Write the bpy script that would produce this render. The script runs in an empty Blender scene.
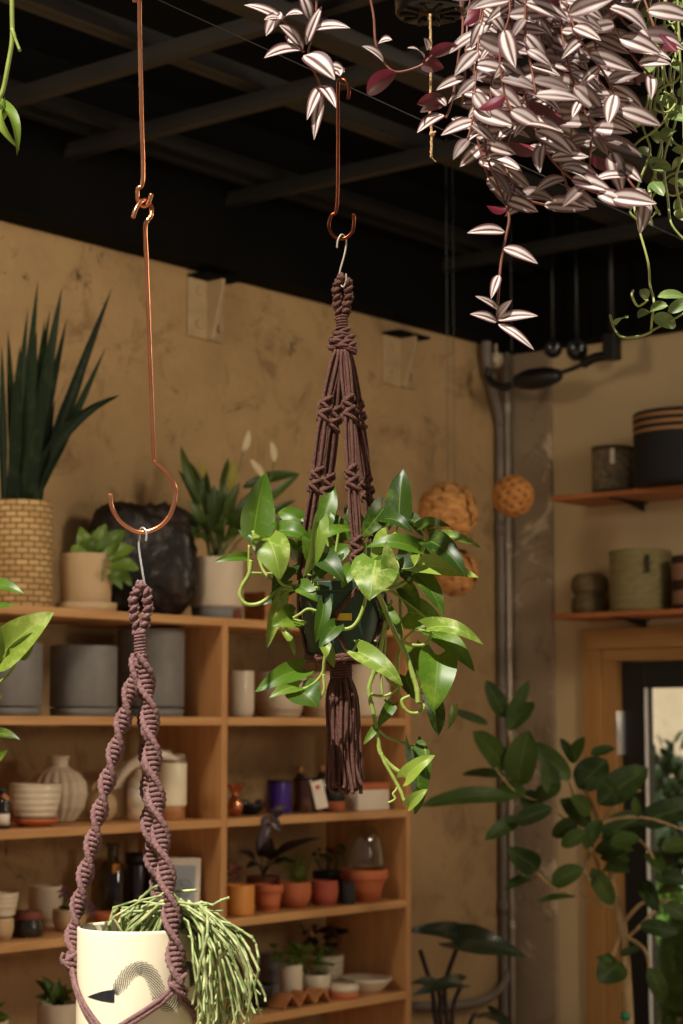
import bpy, math, random
from mathutils import Vector as V
R = random.Random(7)
C = bpy.context.scene.collection
PI = math.pi
# ------------------------------------------------------------------ camera frame
F, TH, A = 1985.0, 0.1083, 0.6855
EYE = V((0, 0, 1.75))
cT, sT = math.cos(TH), math.sin(TH)
FW = V((0, cT, sT))
u = V((math.sin(A), math.cos(A), 0))          # along the left wall, away from the viewer
n = V((math.cos(A), -math.sin(A), 0))         # out of the left wall, into the room
UP = V((0, 0, 1))
OFF = 4.42                                    # bookcase front plane
WALL_D = 0.45                                 # wall behind that plane

def ray(px, py):
    dx, dy = px - 341.5, 512 - py
    return V((dx, F * cT - dy * sT, F * sT + dy * cT))
def P(px, py, Y):
    r = ray(px, py); return EYE + r * (Y / r.y)
def PW(px, py, d=0.0):
    r = ray(px, py); return EYE + r * ((-OFF - d) / n.dot(r))
def PZ(px, py, z):
    r = ray(px, py); return EYE + r * ((z - EYE.z) / r.z)
def mpp(p): return (p - EYE).dot(FW) / F
corner = PW(505, 728, WALL_D)
RW = u.dot(corner)
def PR(px, py, q=0.0):
    r = ray(px, py); return EYE + r * ((RW - q) / u.dot(r))
def WP(t, d, z): return u * t - n * (OFF + d) + UP * z
def RP(s, q, z):                              # right wall frame: s along it from the corner, q out of it
    return V((corner.x, corner.y, 0)) + n * s - u * q + UP * z
def sR(px, py, q=0.0): return (PR(px, py, q) - corner).dot(n)

# ------------------------------------------------------------------ materials
def newmat(name):
    m = bpy.data.materials.new(name); m.use_nodes = True
    nt = m.node_tree; return m, nt, nt.nodes['Principled BSDF']
def lin(c):
    return tuple(((x / 255) / 12.92 if x / 255 <= .04045 else ((x / 255 + .055) / 1.055) ** 2.4) for x in c) + (1,)
def N(nt, t, **kw):
    x = nt.nodes.new(t)
    for k, v in kw.items():
        if k in x.inputs: x.inputs[k].default_value = v
        else: setattr(x, k, v)
    return x
def mat(name, c1, c2=None, rough=.6, scale=8, stretch=(1, 1, 1), bump=0, bscale=60, metallic=0, trans=0, detail=4, lo=.35, hi=.65, coat=0, spec=None, ior=None):
    m, nt, b = newmat(name); L = nt.links
    b.inputs['Roughness'].default_value = rough; b.inputs['Metallic'].default_value = metallic
    b.inputs['Base Color'].default_value = lin(c1)
    b.inputs['Transmission Weight'].default_value = trans
    b.inputs['Coat Weight'].default_value = coat
    if spec is not None: b.inputs['Specular IOR Level'].default_value = spec
    if ior: b.inputs['IOR'].default_value = ior
    tc = N(nt, 'ShaderNodeTexCoord'); mp = N(nt, 'ShaderNodeMapping', Scale=stretch)
    L.new(tc.outputs['Object'], mp.inputs[0])
    if c2 is not None:
        nz = N(nt, 'ShaderNodeTexNoise', Scale=scale, Detail=detail); L.new(mp.outputs[0], nz.inputs[0])
        rp = N(nt, 'ShaderNodeValToRGB'); L.new(nz.outputs[0], rp.inputs[0])
        rp.color_ramp.elements[0].position = lo; rp.color_ramp.elements[1].position = hi
        rp.color_ramp.elements[0].color = lin(c1); rp.color_ramp.elements[1].color = lin(c2)
        L.new(rp.outputs[0], b.inputs['Base Color'])
    if bump:
        nb = N(nt, 'ShaderNodeTexNoise', Scale=bscale, Detail=4); L.new(mp.outputs[0], nb.inputs[0])
        bp = N(nt, 'ShaderNodeBump', Strength=bump, Distance=.01); L.new(nb.outputs[0], bp.inputs['Height'])
        L.new(bp.outputs[0], b.inputs['Normal'])
    return m

def concrete(name, base, light, dark, stain, st=.61):
    m, nt, b = newmat(name); L = nt.links
    b.inputs['Roughness'].default_value = .85
    tc = N(nt, 'ShaderNodeTexCoord')
    def noise(s, d=6, r=.6, dist=0):
        x = N(nt, 'ShaderNodeTexNoise', Scale=s, Detail=d, Roughness=r, Distortion=dist); L.new(tc.outputs['Object'], x.inputs[0]); return x
    def ramp(src, p0, p1, c0=(0, 0, 0, 1), c1=(1, 1, 1, 1)):
        r = N(nt, 'ShaderNodeValToRGB'); L.new(src, r.inputs[0]); e = r.color_ramp.elements
        e[0].position, e[1].position, e[0].color, e[1].color = p0, p1, c0, c1; return r
    def mix(fac, a, c2):
        x = N(nt, 'ShaderNodeMixRGB'); L.new(fac, x.inputs[0]); L.new(a, x.inputs[1]); x.inputs[2].default_value = c2; return x.outputs[0]
    col = ramp(noise(1.3, 8, .65).outputs[0], .35, .65, lin(base), lin(light)).outputs[0]
    col = mix(ramp(noise(5, 9, .75, .6).outputs[0], .53, .70).outputs[0], col, lin(dark))
    col = mix(ramp(noise(2.6, 10, .78, 1.2).outputs[0], st, st + .05).outputs[0], col, lin(stain))
    # fine pits
    vo = N(nt, 'ShaderNodeTexVoronoi', Scale=55); L.new(tc.outputs['Object'], vo.inputs[0])
    col = mix(ramp(vo.outputs['Distance'], .04, .10, (.35, .35, .35, 1), (0, 0, 0, 1)).outputs[0], col, lin(dark))
    # hairline seams of the formwork
    L.new(col, b.inputs['Base Color'])
    bp = N(nt, 'ShaderNodeBump', Strength=.35, Distance=.02); L.new(noise(14, 8, .7).outputs[0], bp.inputs['Height']); L.new(bp.outputs[0], b.inputs['Normal'])
    return m

def leafmat(name, dark, mid, light, vein, var=.5, rough=.32, trans=.25, kind='net', under=None, spec=.5):
    """leaf blade: luv = (across 0..1, along 0..1), rnd = one number per leaf"""
    m, nt, b = newmat(name); L = nt.links
    at = N(nt, 'ShaderNodeAttribute', attribute_name='luv'); rn = N(nt, 'ShaderNodeAttribute', attribute_name='rnd')
    sx = N(nt, 'ShaderNodeSeparateXYZ'); L.new(at.outputs['Vector'], sx.inputs[0])
    def M(op, a, c=None):
        x = N(nt, 'ShaderNodeMath', operation=op)
        for i, v in enumerate((a, c)):
            if v is None: continue
            if isinstance(v, (int, float)): x.inputs[i].default_value = v
            else: L.new(v, x.inputs[i])
        return x.outputs[0]
    s = M('ABSOLUTE', M('SUBTRACT', sx.outputs[0], .5))           # 0 at the midrib .5 at the edge
    def mix(fac, a, c2):
        x = N(nt, 'ShaderNodeMixRGB'); x.inputs[0].default_value = 0
        if isinstance(fac, (int, float)): x.inputs[0].default_value = fac
        else: L.new(fac, x.inputs[0])
        for i, v in ((1, a), (2, c2)):
            if isinstance(v, tuple): x.inputs[i].default_value = v
            else: L.new(v, x.inputs[i])
        return x.outputs[0]
    def ramp(src, pts):
        r = N(nt, 'ShaderNodeValToRGB'); L.new(src, r.inputs[0]); e = r.color_ramp.elements
        while len(e) < len(pts): e.new(.5)
        for k, (p, c) in enumerate(pts): e[k].position = p; e[k].color = c
        return r.outputs[0]
    bw = lambda v: (v, v, v, 1)
    tc = N(nt, 'ShaderNodeTexCoord')
    nz = N(nt, 'ShaderNodeTexNoise', Scale=38, Detail=3); L.new(tc.outputs['Object'], nz.inputs[0])
    if kind == 'stripe':
        edge = M('ADD', s, M('MULTIPLY', M('SUBTRACT', nz.outputs[0], .5), .06))
        col = ramp(edge, [(0, lin(vein)), (.03, lin(dark)), (.07, lin(mid)), (.14, lin(light)), (.28, lin(light)), (.36, lin(mid)), (.43, lin(dark)), (.5, lin(vein))])
        col = mix(M('MULTIPLY', ramp(rn.outputs['Fac'], [(.25, bw(0)), (1, bw(1))]), .85), col, tuple(x * .55 for x in lin(mid)[:3]) + (1,))  # some leaves darkened at random, imitating shaded ones by colour
    else:
        col = mix(rn.outputs['Fac'], lin(dark), lin(mid))
        nv = N(nt, 'ShaderNodeTexNoise', Scale=16, Detail=5, Roughness=.7); L.new(tc.outputs['Object'], nv.inputs[0])
        mask = ramp(nv.outputs[0], [(.52, bw(0)), (.66, bw(1))])
        col = mix(M('MULTIPLY', mask, var), col, lin(light))
        col = mix(ramp(s, [(0, bw(.8)), (.028, bw(0))]), col, lin(vein))
        # side veins sweeping to the tip
        w = M('FRACT', M('MULTIPLY', M('SUBTRACT', sx.outputs[1], M('MULTIPLY', s, .7)), 8.0))
        col = mix(M('MULTIPLY', ramp(w, [(0, bw(1)), (.09, bw(0))]), .28), col, lin(vein))
    front = col
    if under is not None:
        g = N(nt, 'ShaderNodeNewGeometry')
        col = mix(g.outputs['Backfacing'], col, lin(under))
    L.new(col, b.inputs['Base Color'])
    b.inputs['Roughness'].default_value = rough; b.inputs['Specular IOR Level'].default_value = spec
    tr = N(nt, 'ShaderNodeBsdfTranslucent'); L.new(mix(.35, col, lin(light)), tr.inputs[0])
    ms = N(nt, 'ShaderNodeMixShader'); ms.inputs[0].default_value = trans
    L.new(b.outputs[0], ms.inputs[1]); L.new(tr.outputs[0], ms.inputs[2])
    L.new(ms.outputs[0], nt.nodes['Material Output'].inputs[0])
    return m

def wood(name, c1, c2, axis=0, sc=2.2):
    m, nt, b = newmat(name); L = nt.links
    tc = N(nt, 'ShaderNodeTexCoord'); st = [14, 14, 14]; st[axis] = 1.2
    mp = N(nt, 'ShaderNodeMapping', Scale=tuple(st))
    if axis == 0: mp.inputs['Rotation'].default_value = (0, 0, 0)
    at = N(nt, 'ShaderNodeAttribute', attribute_name='luv')
    L.new(at.outputs['Vector'], mp.inputs[0])
    nz = N(nt, 'ShaderNodeTexNoise', Scale=sc, Detail=6, Roughness=.6, Distortion=.6); L.new(mp.outputs[0], nz.inputs[0])
    rp = N(nt, 'ShaderNodeValToRGB'); L.new(nz.outputs[0], rp.inputs[0]); e = rp.color_ramp.elements
    e[0].position, e[1].position, e[0].color, e[1].color = .3, .7, lin(c1), lin(c2)
    L.new(rp.outputs[0], b.inputs['Base Color']); b.inputs['Roughness'].default_value = .5
    bp = N(nt, 'ShaderNodeBump', Strength=.1, Distance=.005); L.new(nz.outputs[0], bp.inputs['Height']); L.new(bp.outputs[0], b.inputs['Normal'])
    return m

def weave(name, c1, c2, ku=40, kv=30, strength=.8, rough=.8, bands=None):
    """woven basket: luv = (round 0..1, up 0..1); bands = [(v0, v1, colour)]"""
    m, nt, b = newmat(name); L = nt.links
    at = N(nt, 'ShaderNodeAttribute', attribute_name='luv')
    mp = N(nt, 'ShaderNodeMapping', Scale=(ku, kv, 1)); L.new(at.outputs['Vector'], mp.inputs[0])
    ck = N(nt, 'ShaderNodeTexBrick', Scale=1.0); L.new(mp.outputs[0], ck.inputs[0])
    ck.inputs['Color1'].default_value = lin(c1); ck.inputs['Color2'].default_value = lin(c2)
    ck.inputs['Mortar'].default_value = tuple(x * .35 for x in lin(c2)[:3]) + (1,)
    ck.inputs['Mortar Size'].default_value = .06; ck.inputs['Brick Width'].default_value = 1.0; ck.inputs['Row Height'].default_value = .5
    col = ck.outputs[0]
    sx = N(nt, 'ShaderNodeSeparateXYZ'); L.new(at.outputs['Vector'], sx.inputs[0])
    for v0, v1, c in bands or []:
        a1 = N(nt, 'ShaderNodeMath', operation='GREATER_THAN'); L.new(sx.outputs[1], a1.inputs[0]); a1.inputs[1].default_value = v0
        a2 = N(nt, 'ShaderNodeMath', operation='LESS_THAN'); L.new(sx.outputs[1], a2.inputs[0]); a2.inputs[1].default_value = v1
        mu = N(nt, 'ShaderNodeMath', operation='MULTIPLY'); L.new(a1.outputs[0], mu.inputs[0]); L.new(a2.outputs[0], mu.inputs[1])
        mx = N(nt, 'ShaderNodeMixRGB'); L.new(mu.outputs[0], mx.inputs[0]); L.new(col, mx.inputs[1]); mx.inputs[2].default_value = lin(c); col = mx.outputs[0]
    L.new(col, b.inputs['Base Color']); b.inputs['Roughness'].default_value = rough
    bp = N(nt, 'ShaderNodeBump', Strength=strength, Distance=.006, invert=True); L.new(ck.outputs['Fac'], bp.inputs['Height']); L.new(bp.outputs[0], b.inputs['Normal'])
    return m

M = {}
M['wall'] = concrete('bare_concrete', (162, 132, 92), (192, 160, 114), (130, 102, 68), (96, 74, 50))
M['column'] = concrete('pilaster_concrete', (140, 122, 100), (166, 146, 120), (104, 88, 70), (206, 188, 160), .56)
M['paint'] = mat('beige_paint', (190, 166, 126), (200, 176, 136), rough=.7, scale=1.5, bump=.05, bscale=90)
M['black'] = mat('black_ceiling', (7, 7, 6), (12, 11, 10), rough=.9, scale=3, spec=.1)
M['beam'] = mat('black_steel', (24, 21, 18), (32, 28, 24), rough=.5, scale=6, bump=.1, bscale=30)
M['floor'] = mat('floor_concrete', (120, 100, 80), (140, 118, 94), rough=.6, scale=2)
M['wood'] = wood('shelf_pine', (186, 134, 80), (214, 164, 110))
M['wood_side'] = wood('panel_pine', (178, 124, 72), (206, 154, 100))
M['wood_wall'] = wood('wall_shelf_wood', (150, 88, 48), (176, 108, 62))
M['wood_door'] = wood('door_trim_wood', (158, 114, 62), (180, 134, 80))
M['wood_small'] = mat('small_wood', (160, 100, 56), (190, 128, 78), rough=.5, scale=5, stretch=(1, 8, 8))
M['copper'] = mat('copper', (228, 156, 114), (212, 136, 96), rough=.26, scale=30, metallic=.9)
M['copper_shaded'] = mat('shaded_copper', (128, 66, 42), (106, 54, 34), rough=.3, scale=30, metallic=1)  # darker copy of the copper; the dim hook's shade is put into the colour
M['steel'] = mat('steel_wire', (226, 224, 220), rough=.25, metallic=.65)
M['zinc'] = mat('galvanised_pipe', (190, 180, 162), (168, 158, 142), rough=.4, scale=9, metallic=.2)
M['zinc_dark'] = mat('grey_pipe', (126, 116, 108), (110, 100, 92), rough=.5, scale=9)
M['bracket'] = mat('painted_steel', (186, 162, 124), (170, 146, 110), rough=.55, scale=12)
M['black_plastic'] = mat('black_plastic', (22, 22, 23), rough=.45)
M['black_gloss'] = mat('black_gloss', (14, 13, 13), rough=.2)
M['rope_mauve'] = mat('mauve_cord', (126, 94, 92), (150, 114, 112), rough=.85, scale=160, bump=.6, bscale=500, spec=.2)
M['rope_brown'] = mat('brown_cord', (92, 62, 54), (110, 76, 66), rough=.85, scale=160, bump=.6, bscale=500, spec=.2)
M['twine'] = mat('jute_twine', (190, 150, 100), (220, 184, 136), rough=.9, scale=200, bump=.6, bscale=400)
M['cream_glaze'] = mat('cream_glaze', (242, 230, 198), (246, 236, 206), rough=.28, scale=3, coat=.2)
M['ink'] = mat('black_ink', (26, 28, 32), (44, 46, 50), rough=.4, scale=60)
M['white_glaze'] = mat('white_glaze', (214, 198, 172), (224, 210, 186), rough=.3, scale=4, coat=.2)
M['white_matte'] = mat('white_ceramic', (206, 188, 162), (216, 200, 174), rough=.55, scale=5)
M['beige_pot'] = mat('beige_ceramic', (196, 166, 126), (208, 178, 138), rough=.6, scale=5)
M['grey_pot'] = mat('grey_stoneware', (118, 115, 112), (126, 123, 120), rough=.6, scale=30)
M['tan_pot'] = mat('tan_ceramic', (200, 168, 134), (208, 178, 144), rough=.5, scale=5)
M['terra'] = mat('terracotta', (186, 100, 60), (200, 114, 72), rough=.75, scale=9)
M['terra_red'] = mat('red_terracotta', (176, 82, 60), (188, 94, 70), rough=.75, scale=9)
M['terra_dark'] = mat('dark_terracotta', (112, 60, 42), (122, 68, 48), rough=.75, scale=9)
M['ochre'] = mat('ochre_glaze', (212, 138, 62), (220, 148, 70), rough=.4, scale=5)
M['purple'] = mat('purple_tin', (58, 30, 120), (66, 36, 134), rough=.3, scale=5)
M['amber'] = mat('amber_glass', (66, 34, 18), (76, 40, 20), rough=.15, scale=5, coat=.4)
M['dark_jar'] = mat('dark_jar', (34, 28, 26), (44, 36, 32), rough=.25, scale=5, coat=.3)
M['paper'] = mat('paper', (232, 220, 200), (240, 228, 210), rough=.8, scale=20)
M['red'] = mat('red_print', (190, 40, 36), rough=.7)
M['cork'] = mat('cork', (190, 140, 90), (160, 112, 70), rough=.9, scale=120)
M['glass'] = mat('clear_glass', (235, 240, 238), rough=.03, trans=1, ior=1.45)
M['soil'] = mat('soil', (44, 32, 24), (70, 52, 38), rough=1, scale=60, bump=.8, bscale=120)
M['rock'] = mat('dark_rock', (20, 16, 14), (58, 42, 33), rough=.42, scale=7, bump=1, bscale=16, lo=.42, hi=.75)
M['print_grey'] = mat('print_grey', (176, 184, 190), rough=.8)
M['ink_grey'] = mat('ink_grey', (96, 98, 102), rough=.8)
M['fibre'] = mat('wood_fibre', (170, 112, 54), (218, 158, 92), rough=.8, scale=26, stretch=(1, 1, 3), bump=.7, bscale=70)
M['seed'] = mat('seed_ball', (176, 116, 54), (200, 138, 72), rough=.8, scale=26, bump=.5, bscale=70)
M['pot_green'] = mat('green_plastic', (38, 62, 44), (44, 70, 50), rough=.5, scale=6)
M['yellow'] = mat('yellow_label', (226, 186, 60), rough=.6)
M['stem'] = mat('vine_stem', (128, 150, 58), (158, 172, 84), rough=.5, scale=25)
M['stem_dark'] = mat('dark_stem', (82, 96, 48), (110, 118, 66), rough=.5, scale=25)
M['stem_red'] = mat('red_stem', (112, 62, 48), (146, 92, 72), rough=.5, scale=25)
M['stem_lime'] = mat('lime_stem', (140, 158, 84), (176, 186, 110), rough=.5, scale=25)
M['rhip'] = mat('rhipsalis_stem', (92, 118, 48), (204, 208, 150), rough=.5, scale=60, lo=.3, hi=.75)
M['bark'] = mat('ficus_bark', (150, 124, 84), (172, 146, 104), rough=.8, scale=30, bump=.4, bscale=50)
M['tape'] = mat('green_tape', (30, 120, 90), rough=.5)
M['pothos'] = leafmat('pothos_leaf', (28, 54, 14), (80, 116, 26), (156, 178, 60), (124, 150, 54), var=.35, rough=.4, spec=.4, trans=.3)
M['pothos_pale'] = leafmat('pothos_pale_leaf', (92, 124, 36), (136, 160, 56), (204, 214, 130), (176, 192, 98), var=.7, rough=.42, spec=.4, trans=.3)
M['trad'] = leafmat('zebrina_leaf', (92, 58, 66), (138, 112, 108), (236, 224, 216), (100, 48, 62), kind='stripe', rough=.48, trans=.25, under=(104, 12, 42), spec=.3)
M['lime'] = leafmat('small_leaf', (96, 122, 66), (132, 156, 88), (196, 208, 140), (180, 194, 120), var=.6, rough=.4)
M['ficus'] = leafmat('ficus_leaf', (30, 48, 20), (62, 82, 32), (96, 116, 50), (92, 112, 56), var=.25, rough=.5, trans=.2, spec=.25)
M['snake'] = leafmat('snake_leaf', (18, 30, 20), (34, 50, 30), (62, 78, 52), (40, 58, 36), var=.4, rough=.5, trans=.05, spec=.15)
M['lily'] = leafmat('lily_leaf', (40, 60, 24), (78, 100, 38), (104, 126, 50), (96, 118, 48), var=.2, rough=.4, trans=.15)
M['spathe'] = leafmat('spathe', (222, 206, 160), (236, 224, 190), (236, 226, 190), (206, 196, 130), var=.2, rough=.5, trans=.3)
M['spathe_old'] = leafmat('old_spathe', (160, 150, 60), (186, 172, 74), (200, 184, 90), (140, 136, 50), var=.2, rough=.5, trans=.3)
M['fern'] = leafmat('small_fern_leaf', (80, 112, 36), (124, 152, 56), (150, 174, 78), (130, 152, 66), var=.2, rough=.4, trans=.2)
M['darkleaf'] = leafmat('dark_leaf', (40, 36, 30), (58, 46, 42), (76, 58, 56), (70, 56, 52), var=.3, rough=.4, trans=.08)
M['trad_dark'] = leafmat('purple_leaf', (44, 28, 38), (62, 46, 56), (92, 78, 84), (60, 30, 48), kind='stripe', rough=.35, trans=.1, under=(84, 30, 52))
M['alocasia'] = leafmat('alocasia_leaf', (36, 46, 32), (52, 62, 42), (74, 84, 60), (92, 100, 76), var=.2, rough=.3, trans=.06)
M['pink'] = leafmat('pink_leaf', (150, 84, 84), (176, 104, 100), (140, 132, 84), (120, 70, 70), var=.4, rough=.5)
M['mauve_flower'] = leafmat('mauve_leaf', (110, 74, 104), (140, 98, 132), (150, 112, 140), (96, 70, 96), var=.3, rough=.5)
M['hedge'] = leafmat('hedge_leaf', (50, 84, 30), (100, 140, 50), (150, 180, 80), (120, 150, 70), var=.3, rough=.5)
M['hedge_dark'] = leafmat('dark_hedge_leaf', (26, 44, 22), (46, 66, 34), (66, 86, 46), (60, 80, 46), var=.3, rough=.5)
M['outwall'] = concrete('outside_concrete', (176, 160, 132), (194, 178, 150), (150, 136, 110), (160, 144, 118))
M['basket_tan'] = weave('tan_weave', (212, 178, 124), (186, 148, 94), 16, 9)
M['basket_black'] = weave('black_weave', (22, 23, 24), (30, 30, 31), 60, 40, bands=[(.90, .945, (172, 124, 76)), (.80, .845, (172, 124, 76)), (.70, .745, (172, 124, 76))])
M['basket_grey'] = weave('grey_weave', (164, 146, 114), (116, 102, 80), 30, 8, bands=[(0, .1, (56, 48, 40)), (.9, 1.1, (84, 74, 58))])
M['basket_green'] = weave('green_weave', (152, 140, 92), (134, 122, 78), 50, 16, .4)
M['basket_olive'] = weave('olive_weave', (142, 124, 82), (120, 104, 66), 40, 10)
M['basket_brown'] = weave('brown_weave', (66, 42, 30), (50, 32, 24), 30, 12, bands=[(.55, .85, (150, 112, 84)), (.1, .35, (150, 112, 84))])
M['leather'] = mat('dark_leather', (50, 46, 40), rough=.6)

# ------------------------------------------------------------------ mesh builder (world coordinates)
def thinglass(name, tint, refl=.07):
    m, nt, b = newmat(name); L = nt.links
    tr = N(nt, 'ShaderNodeBsdfTransparent'); tr.inputs[0].default_value = tint + (1,)
    gl = N(nt, 'ShaderNodeBsdfGlossy'); gl.inputs['Roughness'].default_value = .04
    lw = N(nt, 'ShaderNodeLayerWeight', Blend=.25); mu = N(nt, 'ShaderNodeMath', operation='MULTIPLY_ADD'); L.new(lw.outputs['Facing'], mu.inputs[0]); mu.inputs[1].default_value = .35; mu.inputs[2].default_value = refl * .4
    ms = N(nt, 'ShaderNodeMixShader'); L.new(mu.outputs[0], ms.inputs[0]); L.new(tr.outputs[0], ms.inputs[1]); L.new(gl.outputs[0], ms.inputs[2])
    L.new(ms.outputs[0], nt.nodes['Material Output'].inputs[0]); nt.nodes.remove(b); return m
M['glass'] = thinglass('clear_glass_pane', (.97, .98, .97))
M['dome'] = thinglass('dome_glass', (.93, .95, .94))
M['smoky'] = thinglass('smoky_glass', (.62, .62, .58), .1)
class MB:
    def __init__(s): s.v, s.f, s.uv, s.r = [], [], [], []
    def add(s, vs, fs, uvs=None, r=.5):
        o = len(s.v); s.v += [tuple(x) for x in vs]; s.f += [tuple(i + o for i in f) for f in fs]
        s.uv += uvs if uvs else [(x[0], x[1], x[2]) for x in s.v[o:]]
        s.r += [r] * len(vs); return s
    def obox(s, c, ex, ey, ez, longax=0):
        vs, uv = [], []
        E = (ex.length, ey.length, ez.length)
        for a in (-1, 1):
            for b in (-1, 1):
                for d in (-1, 1):
                    vs.append(c + ex * a + ey * b + ez * d)
                    q = [a * E[0] + c.x, b * E[1] + c.y, d * E[2] + c.z]
                    q[0], q[longax] = q[longax], q[0]
                    uv.append(tuple(q))
        return s.add(vs, [(0, 1, 3, 2), (4, 6, 7, 5), (0, 4, 5, 1), (2, 3, 7, 6), (0, 2, 6, 4), (1, 5, 7, 3)], uv)
    def box(s, c, sx, sy, sz, rot=0):
        a = V((math.cos(rot), math.sin(rot), 0)); b = V((-a.y, a.x, 0))
        return s.obox(V(c), a * sx / 2, b * sy / 2, UP * sz / 2)
    def tube(s, pts, rad, seg=8, closed=False, r=.5):
        pts = [V(p) for p in pts]; k = len(pts)
        rads = rad if isinstance(rad, (list, tuple)) else [rad] * k
        T = []
        for i in range(k):
            a = pts[(i - 1) % k] if (closed or i) else pts[0]
            b = pts[(i + 1) % k] if (closed or i < k - 1) else pts[-1]
            t = (b - a); T.append(t.normalized() if t.length > 1e-9 else UP)
        ref = V((1, 0, 0)) if abs(T[0].x) < .8 else V((0, 1, 0))
        nn = (ref - T[0] * ref.dot(T[0])).normalized()
        vs, fs, uv, L = [], [], [], 0
        for i in range(k):
            nn = (nn - T[i] * nn.dot(T[i])).normalized(); bb = T[i].cross(nn)
            if i: L += (pts[i] - pts[i - 1]).length
            for j in range(seg):
                a = 2 * PI * j / seg
                vs.append(pts[i] + (nn * math.cos(a) + bb * math.sin(a)) * rads[i]); uv.append((j / seg, L, 0))
        for i in range(k if closed else k - 1):
            for j in range(seg):
                i2 = (i + 1) % k; j2 = (j + 1) % seg
                fs.append((i * seg + j, i * seg + j2, i2 * seg + j2, i2 * seg + j))
        if not closed:
            fs.append(tuple(range(seg))[::-1]); fs.append(tuple(range((k - 1) * seg, k * seg)))
        return s.add(vs, fs, uv, r)
    def lathe(s, c, prof, seg=40, mod=None):
        """prof: (radius, z) from the bottom outside over the rim; mod(angle, z_fraction) scales the radius"""
        c = V(c)
        if mod and len(prof) < 60:
            pr = [prof[0]]
            for a, b in zip(prof, prof[1:]):
                m_ = max(1, int(math.hypot(b[0] - a[0], b[1] - a[1]) / (.012 * max(q[1] for q in prof))))
                pr += [(a[0] + (b[0] - a[0]) * i / m_, a[1] + (b[1] - a[1]) * i / m_) for i in range(1, m_ + 1)]
            prof = pr
        k = len(prof); vs, fs, uv = [], [], []
        zt = max(p[1] for p in prof) or 1
        for i, (r, z) in enumerate(prof):
            for j in range(seg):
                a = 2 * PI * j / seg; q = r * (mod(a, z / zt) if mod else 1)
                vs.append(c + V((q * math.cos(a), q * math.sin(a), z))); uv.append((j / seg, z / zt, 0))
        for i in range(k - 1):
            for j in range(seg):
                j2 = (j + 1) % seg
                fs.append((i * seg + j, i * seg + j2, (i + 1) * seg + j2, (i + 1) * seg + j))
        fs.append(tuple(range(seg))[::-1]); fs.append(tuple(range((k - 1) * seg, k * seg)))
        return s.add(vs, fs, uv)
    def ball(s, c, r, seg=16, rings=10, sc=(1, 1, 1), fn=None):
        c = V(c); vs, fs = [c + UP * r * sc[2]], []
        for i in range(1, rings):
            for j in range(seg):
                a, b = PI * i / rings, 2 * PI * j / seg
                d = V((math.sin(a) * math.cos(b), math.sin(a) * math.sin(b), math.cos(a)))
                k = fn(d) if fn else 1
                vs.append(c + V((d.x * sc[0], d.y * sc[1], d.z * sc[2])) * r * k)
        vs.append(c - UP * r * sc[2]); L = len(vs) - 1
        for j in range(seg):
            j2 = (j + 1) % seg
            fs.append((0, 1 + j, 1 + j2)); fs.append((L, 1 + (rings - 2) * seg + j2, 1 + (rings - 2) * seg + j))
            for i in range(rings - 2):
                p, q = 1 + i * seg, 1 + (i + 1) * seg
                fs.append((p + j, q + j, q + j2, p + j2))
        return s.add(vs, fs)
    def leaf(s, base, tip, width, nrm, shape='heart', fold=.12, curl=.12, wave=.0, r=None, nl=9, nw=6, twist=0, droop=0):
        base, tip = V(base), V(tip); a = tip - base; L = a.length
        if L < 1e-6: return s
        ah = a / L; nn = nrm - ah * nrm.dot(ah)
        if nn.length < 1e-4: nn = V((0, -1, .1)) - ah * V((0, -1, .1)).dot(ah)
        nn.normalize(); sd = ah.cross(nn)
        vs, fs, uv = [], [], []; ph = R.uniform(0, 6)
        for i in range(nl + 1):
            t = i / nl
            if shape == 'heart': w = min(1, 1.86 * (t + .02) ** .30 * (1 - t) ** .82)
            elif shape == 'lance': w = 2.45 * t ** .62 * (1 - t) ** .85 if t < 1 else 0
            elif shape == 'oval': w = 2.12 * max(t, .003) ** .5 * max(1 - t, 0) ** .62 * (1.0 - .0 * t)
            elif shape == 'strap': w = min(1, .55 + 1.2 * t) * (1 - t ** 3.2)
            w = max(w, .012)
            tw = twist * t
            s2 = sd * math.cos(tw) + nn * math.sin(tw); n2 = nn * math.cos(tw) - sd * math.sin(tw)
            c = base + a * t + nn * curl * L * 4 * t * (1 - t) - nn * droop * L * t * t
            for j in range(nw + 1):
                x = 2 * j / nw - 1
                off = s2 * (x * w * width / 2) + n2 * (fold * abs(x) ** 1.3 * w * width + wave * width * math.sin(t * 9 + ph + x) * abs(x))
                if shape == 'heart': off = off - ah * (.20 * L * abs(x) ** 1.6 * (1 - t) ** 3)
                vs.append(c + off); uv.append((j / nw, t, 0))
        k = nw + 1
        for i in range(nl):
            for j in range(nw): fs.append((i * k + j, i * k + j + 1, (i + 1) * k + j + 1, (i + 1) * k + j))
        return s.add(vs, fs, uv, R.random() if r is None else r)
    def build(s, name, m, parent=None, origin=None, bevel=0, smooth=True, kind=None):
        o0 = V((0, 0, 0))
        if parent is not None:
            t = parent; o0 = V(t.location)
            while t.parent: t = t.parent; o0 += V(t.location)
        elif origin is not None: o0 = V(origin)
        me = bpy.data.meshes.new(name)
        me.from_pydata([(x - o0.x, y - o0.y, z - o0.z) for x, y, z in s.v], [], s.f)
        a = me.attributes.new('luv', 'FLOAT_VECTOR', 'POINT'); a.data.foreach_set('vector', [q for w in s.uv for q in w])
        a = me.attributes.new('rnd', 'FLOAT', 'POINT'); a.data.foreach_set('value', s.r)
        if smooth: me.polygons.foreach_set('use_smooth', [True] * len(me.polygons))
        me.materials.append(M[m] if isinstance(m, str) else m)
        o = bpy.data.objects.new(name, me); C.objects.link(o)
        if parent is not None: o.parent = parent
        elif origin is not None: o.location = o0
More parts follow.
